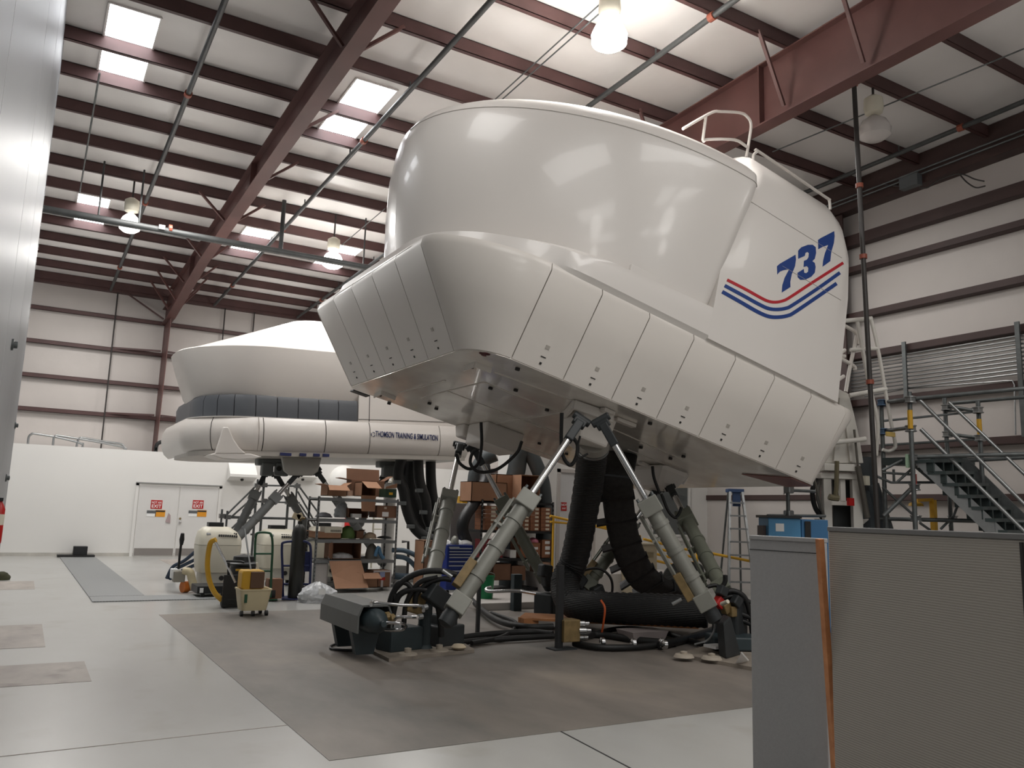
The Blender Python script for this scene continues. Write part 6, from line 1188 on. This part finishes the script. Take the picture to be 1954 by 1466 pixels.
yh = thing('yellow_davit', 'yellow square tube arm with dome fitting behind the scaffold stair', 'davit', Vector((PD(1780, 1007, 13.6).x, PD(1780, 1007, 13.6).y, 0)))
p = PD(1780, 954, 13.6); MB().lohi((p.x - .04, p.y - .04, 0), (p.x + .04, p.y + .04, p.z)).build('post', YELR, yh); MB().beam(p, PD(1750, 955, 13.6), .05, .05).build('arm', YELR, yh); q = PD(1748, 966, 13.6); MB().lathe(q, up, [(0, 0), (.12, 0), (.11, .04), (.05, .07), (0, .07)], 16).build('dome_fitting', YEL, yh, True)
# junction box and loose cables on the end wall beam
p = AX(1742, 349, XW - .3); m = MB(); m.lohi((XW - .46, p.y - .2, p.z - .12), (XW - .3, p.y + .2, p.z + .12)); tag(m.build('junction_box', mat('jbox_grey', (98, 102, 104), .5)), 'grey junction box on the dark beam at the top of the right wall', 'junction box')
for k, pts in enumerate(([(1755, 358), (1770, 358), (1790, 345), (1830, 332), (1860, 342), (1878, 346)], [(1832, 334), (1845, 348), (1862, 358), (1880, 355)], [(1688, 352), (1715, 355), (1730, 350)])):
    m = MB(); m.tube(bez([AX(x, y, XW - .34) for x, y in pts], 6), .014, 7); tag(m.build('cable', DPIPE, None, True), ['thin loose cable drooping from the junction box along the right wall', 'second short cable end below the loose cable on the right wall', 'thin cable left of the junction box on the dark beam'][k], 'cable', 'loose cables at the top of the right wall')
for k, off in enumerate((0, .09)):
    m = MB(); m.cyl((XW - .36, -2, roof_z(-2) - .16 - off), (XW - .36, 12.4, roof_z(12.4) - .16 - off), .02, n=8); tag(m.build('conduit', ALUD, None, True), ['upper conduit along the dark beam at the top of the right wall', 'lower conduit along the dark beam at the top of the right wall'][k], 'conduit')
for lb, a, b in (('left of two thin cables running under the roof above the dome', (938, 196), (1148, 5)), ('right of two thin cables running under the roof above the dome', (950, 197), (1156, 15)), ('thin cable strung across the roof to the unlit lamp', (1474, 290), (1954, 93)), ('thin vertical cord hanging from the left roof light', (190, 140), (152, 368)), ('thin cable slanting down right of the lit lamp', (735, 398), (652, 468))):
    m = MB(); m.cyl(ARoof(*a, -.15), ARoof(*b, -.15), .012 if 'vertical' not in lb else .016, n=6); tag(m.build('cable', ALUD, None, True), lb, 'cable')

# ================================================================== GREY CUBICLE PANELS AT THE RIGHT FRONT
def screen(name, label, pxa, pxb, da, db, z, m_, th=.05, top=None):
    a, b = PD(pxa, 1020, da), PD(pxb, 1020, db); d = Vector((b.x - a.x, b.y - a.y, 0)).normalized(); n_ = Vector((-d.y, d.x, 0)); a = Vector((a.x, a.y, .0)); b = Vector((b.x, b.y, .0))
    t = thing(name, label, 'cubicle panel', (a + b) / 2, 'grey cubicle panels'); m = MB(); m.prism([a + Vector((0, 0, .03)), b + Vector((0, 0, .03)), b + n_ * th + Vector((0, 0, .03)), a + n_ * th + Vector((0, 0, .03))], (0, 0, z - .055)); m.build('fabric_face', m_, t, False, .006)
    m = MB(); m.prism([a - n_ * .006 + Vector((0, 0, z - .025)), b - n_ * .006 + Vector((0, 0, z - .025)), b + n_ * (th + .006) + Vector((0, 0, z - .025)), a + n_ * (th + .006) + Vector((0, 0, z - .025))], (0, 0, .025)); m.build('top_cap', top or m_, t, False, .004)
    for p in (a + d * .15, b - d * .15): MB().cyl(p + n_ * th / 2, p + n_ * th / 2 + Vector((0, 0, .035)), .03, n=12).build('foot', BLKP, t)
    return t, a, b, d, n_
s1, a1, b1_, d1, n1 = screen('cubicle_panel', 'narrow smooth grey cubicle panel left of the cedar strip', 1430, 1569, 5.0, 4.62, 1.517, CUB)
m = MB(); m.prism([a1 - n1 * .002 + Vector((0, 0, 1.43)), b1_ - n1 * .002 + Vector((0, 0, 1.43)), b1_ - n1 * .002 + Vector((0, 0, 1.434)), a1 - n1 * .002 + Vector((0, 0, 1.434))], n1 * .004); m.build('seam', DARK, s1)
s2, a2, b2_, d2_, n2 = screen('cubicle_panel', 'wide ribbed grey cubicle panel at the right edge of the picture', 1580, 1965, 4.45, 3.3, 1.585, CUBR, .06, mat('cap_dark_grey', (118, 117, 116), .5))
m = MB(); p = PD(1948, 1020, 3.34); m.prism([Vector((p.x, p.y, .05)) - n2 * .012, Vector((p.x, p.y, .05)) + d2_ * .012 - n2 * .012, Vector((p.x, p.y, .05)) + d2_ * .012, Vector((p.x, p.y, .05))], (0, 0, 1.5)); m.build('edge_post', DARK, s2)
p, q = PD(1570, 1029, 4.5), PD(1599, 1500, 3.9); q2 = PD(1598, 1466, 4.0)
top_ = PD(1570, 1029, 4.42); bot_ = AZ(1611, 1585, .0); m = MB(); m.beam(bot_ - n2 * .03, top_ - n2 * .02, .034, .03, up=n2)
tag(m.build('wood_strip', WOOD), 'reddish cedar strip leaning upright between the two grey cubicle panels', 'wood strip')

# ================================================================== LEFT SIDE DETAILS
c = Vector((-.172, 8.7, 1.2)); t = thing('fire_extinguisher', 'red fire extinguisher cut by the left edge of the picture', 'fire extinguisher', c)
MB().lathe(c, up, [(0, 0), (.042, 0), (.045, .02), (.045, .3), (.03, .34), (.016, .36), (.016, .38), (0, .38)], 18).build('bottle', REDP, t, True); MB().lathe(c + Vector((0, 0, .16)), up, [(.0455, 0), (.046, .005), (.046, .09), (.0455, .095)], 18).build('label_sticker', CREAM, t, True); MB().lohi(c + Vector((-.02, -.03, .37)), c + Vector((.02, .03, .4))).build('valve_head', BLKP, t); MB().lohi((XL - .005, c.y - .02, c.z + .04), (c.x, c.y + .02, c.z + .3)).build('wall_bracket', GREY, t)
for lb, px, py in (('small grey knob halfway up the glossy left wall', 27, 658), ('small grey latch low on the glossy left wall', 14, 912), ('tiny grey fixing on the edge of the glossy left wall', 31, 812)):
    p = AX(px, py, XL + .02); q = Vector((XL, min(max(p.y, 6), YE - .1), 0)); d_ = (q.y) / ray(px, py).y; pz = CAM.z + ray(px, py).z * d_; c = Vector((XL, q.y, pz)); m = MB(); m.lathe(c, (1, 0, 0), [(.0, 0), (.05, .0), (.05, .015), (.03, .02), (.03, .045), (0, .05)], 12); tag(m.build('wall_fixing', ALUD, None, True), lb, 'knob', 'fixings on the glossy left wall')
p = AZ(3, 1108, 0); lump('dark green rag heap on the floor at the left edge of the picture', 'green_rag', 'rag', 2, 1108, .3, .16, mat('rag_green', (60, 60, 36), .9, var=.4, scale=14), p.y, .3, 41)
a = AZ(153, 1066, 0); m = MB(); m.lohi((a.x - .16, YB - .42, .06), (a.x + .2, YB - .12, .3)); t = tag(m.build('black_box', BLKP, None, False, .01), 'black box standing at the foot of the low back wall', 'box'); m = MB(); m.lohi((a.x - .55, YB - .5, .012), (a.x + .4, YB - .1, .06)); tag(m.build('black_mat', BLACK), 'flat black tray under the black box at the back wall', 'tray')
c0 = AZ(176, 1151, 0); c1 = AZ(286, 1141, 0)
m = MB(); m.prism([(1.12, 15.75, .002), (1.98, 15.75, .002), (1.95, 26.5, .002), (1.05, 26.5, .002)], (0, 0, .012)); tag(m.build('trench_cover', TREAD), 'grey tread plate trench cover running along the floor to the back wall', 'trench cover', 'tread plate trench covers')
m = MB(); m.prism([(1.12, 14.95, .002), (4.1, 14.95, .002), (4.1, 15.72, .002), (1.12, 15.72, .002)], (0, 0, .012)); tag(m.build('trench_cover', TREAD), 'grey tread plate trench cover turning right towards the coolers', 'trench cover', 'tread plate trench covers')
for k, pts in enumerate(([(53, 849), (55, 834), (60, 829), (66, 828), (105, 834), (140, 842), (158, 848)], [(101, 849), (103, 835), (107, 832), (115, 832), (188, 844), (236, 854), (240, 859)], [(146, 853), (149, 840), (153, 836), (160, 836), (200, 843), (232, 848), (238, 858)])):
    m = MB(); m.tube(bez([AY(x, y, 27.7) for x, y in pts], 5), .032, 9); m2 = [AY(pts[0][0], pts[0][1] + 1, 27.7), AY(pts[-1][0], pts[-1][1] + 1, 27.7)]
    for e in m2: m.cyl((e.x, e.y, 3.16), e + Vector((0, 0, .06)), .03, n=8)
    tag(m.build('guard_rail', ALU, None, True), ['leftmost silver tube rail lying on the low roof', 'middle silver tube rail lying on the low roof', 'third silver tube rail lying on the low roof'][k], 'railing', 'tube rails on the low roof')
m = MB(); m.tube(bez([AY(x, y, 27.8) for x, y in ((297, 860), (299, 850), (304, 845), (314, 843), (346, 843))], 5), .06, 9); e = AY(297, 860, 27.8); m.cyl((e.x, e.y, 3.16), e + Vector((0, 0, .1)), .06, n=9); tag(m.build('guard_rail', BLACK, None, True), 'thick black bent tube on the low roof beside the red column', 'railing')
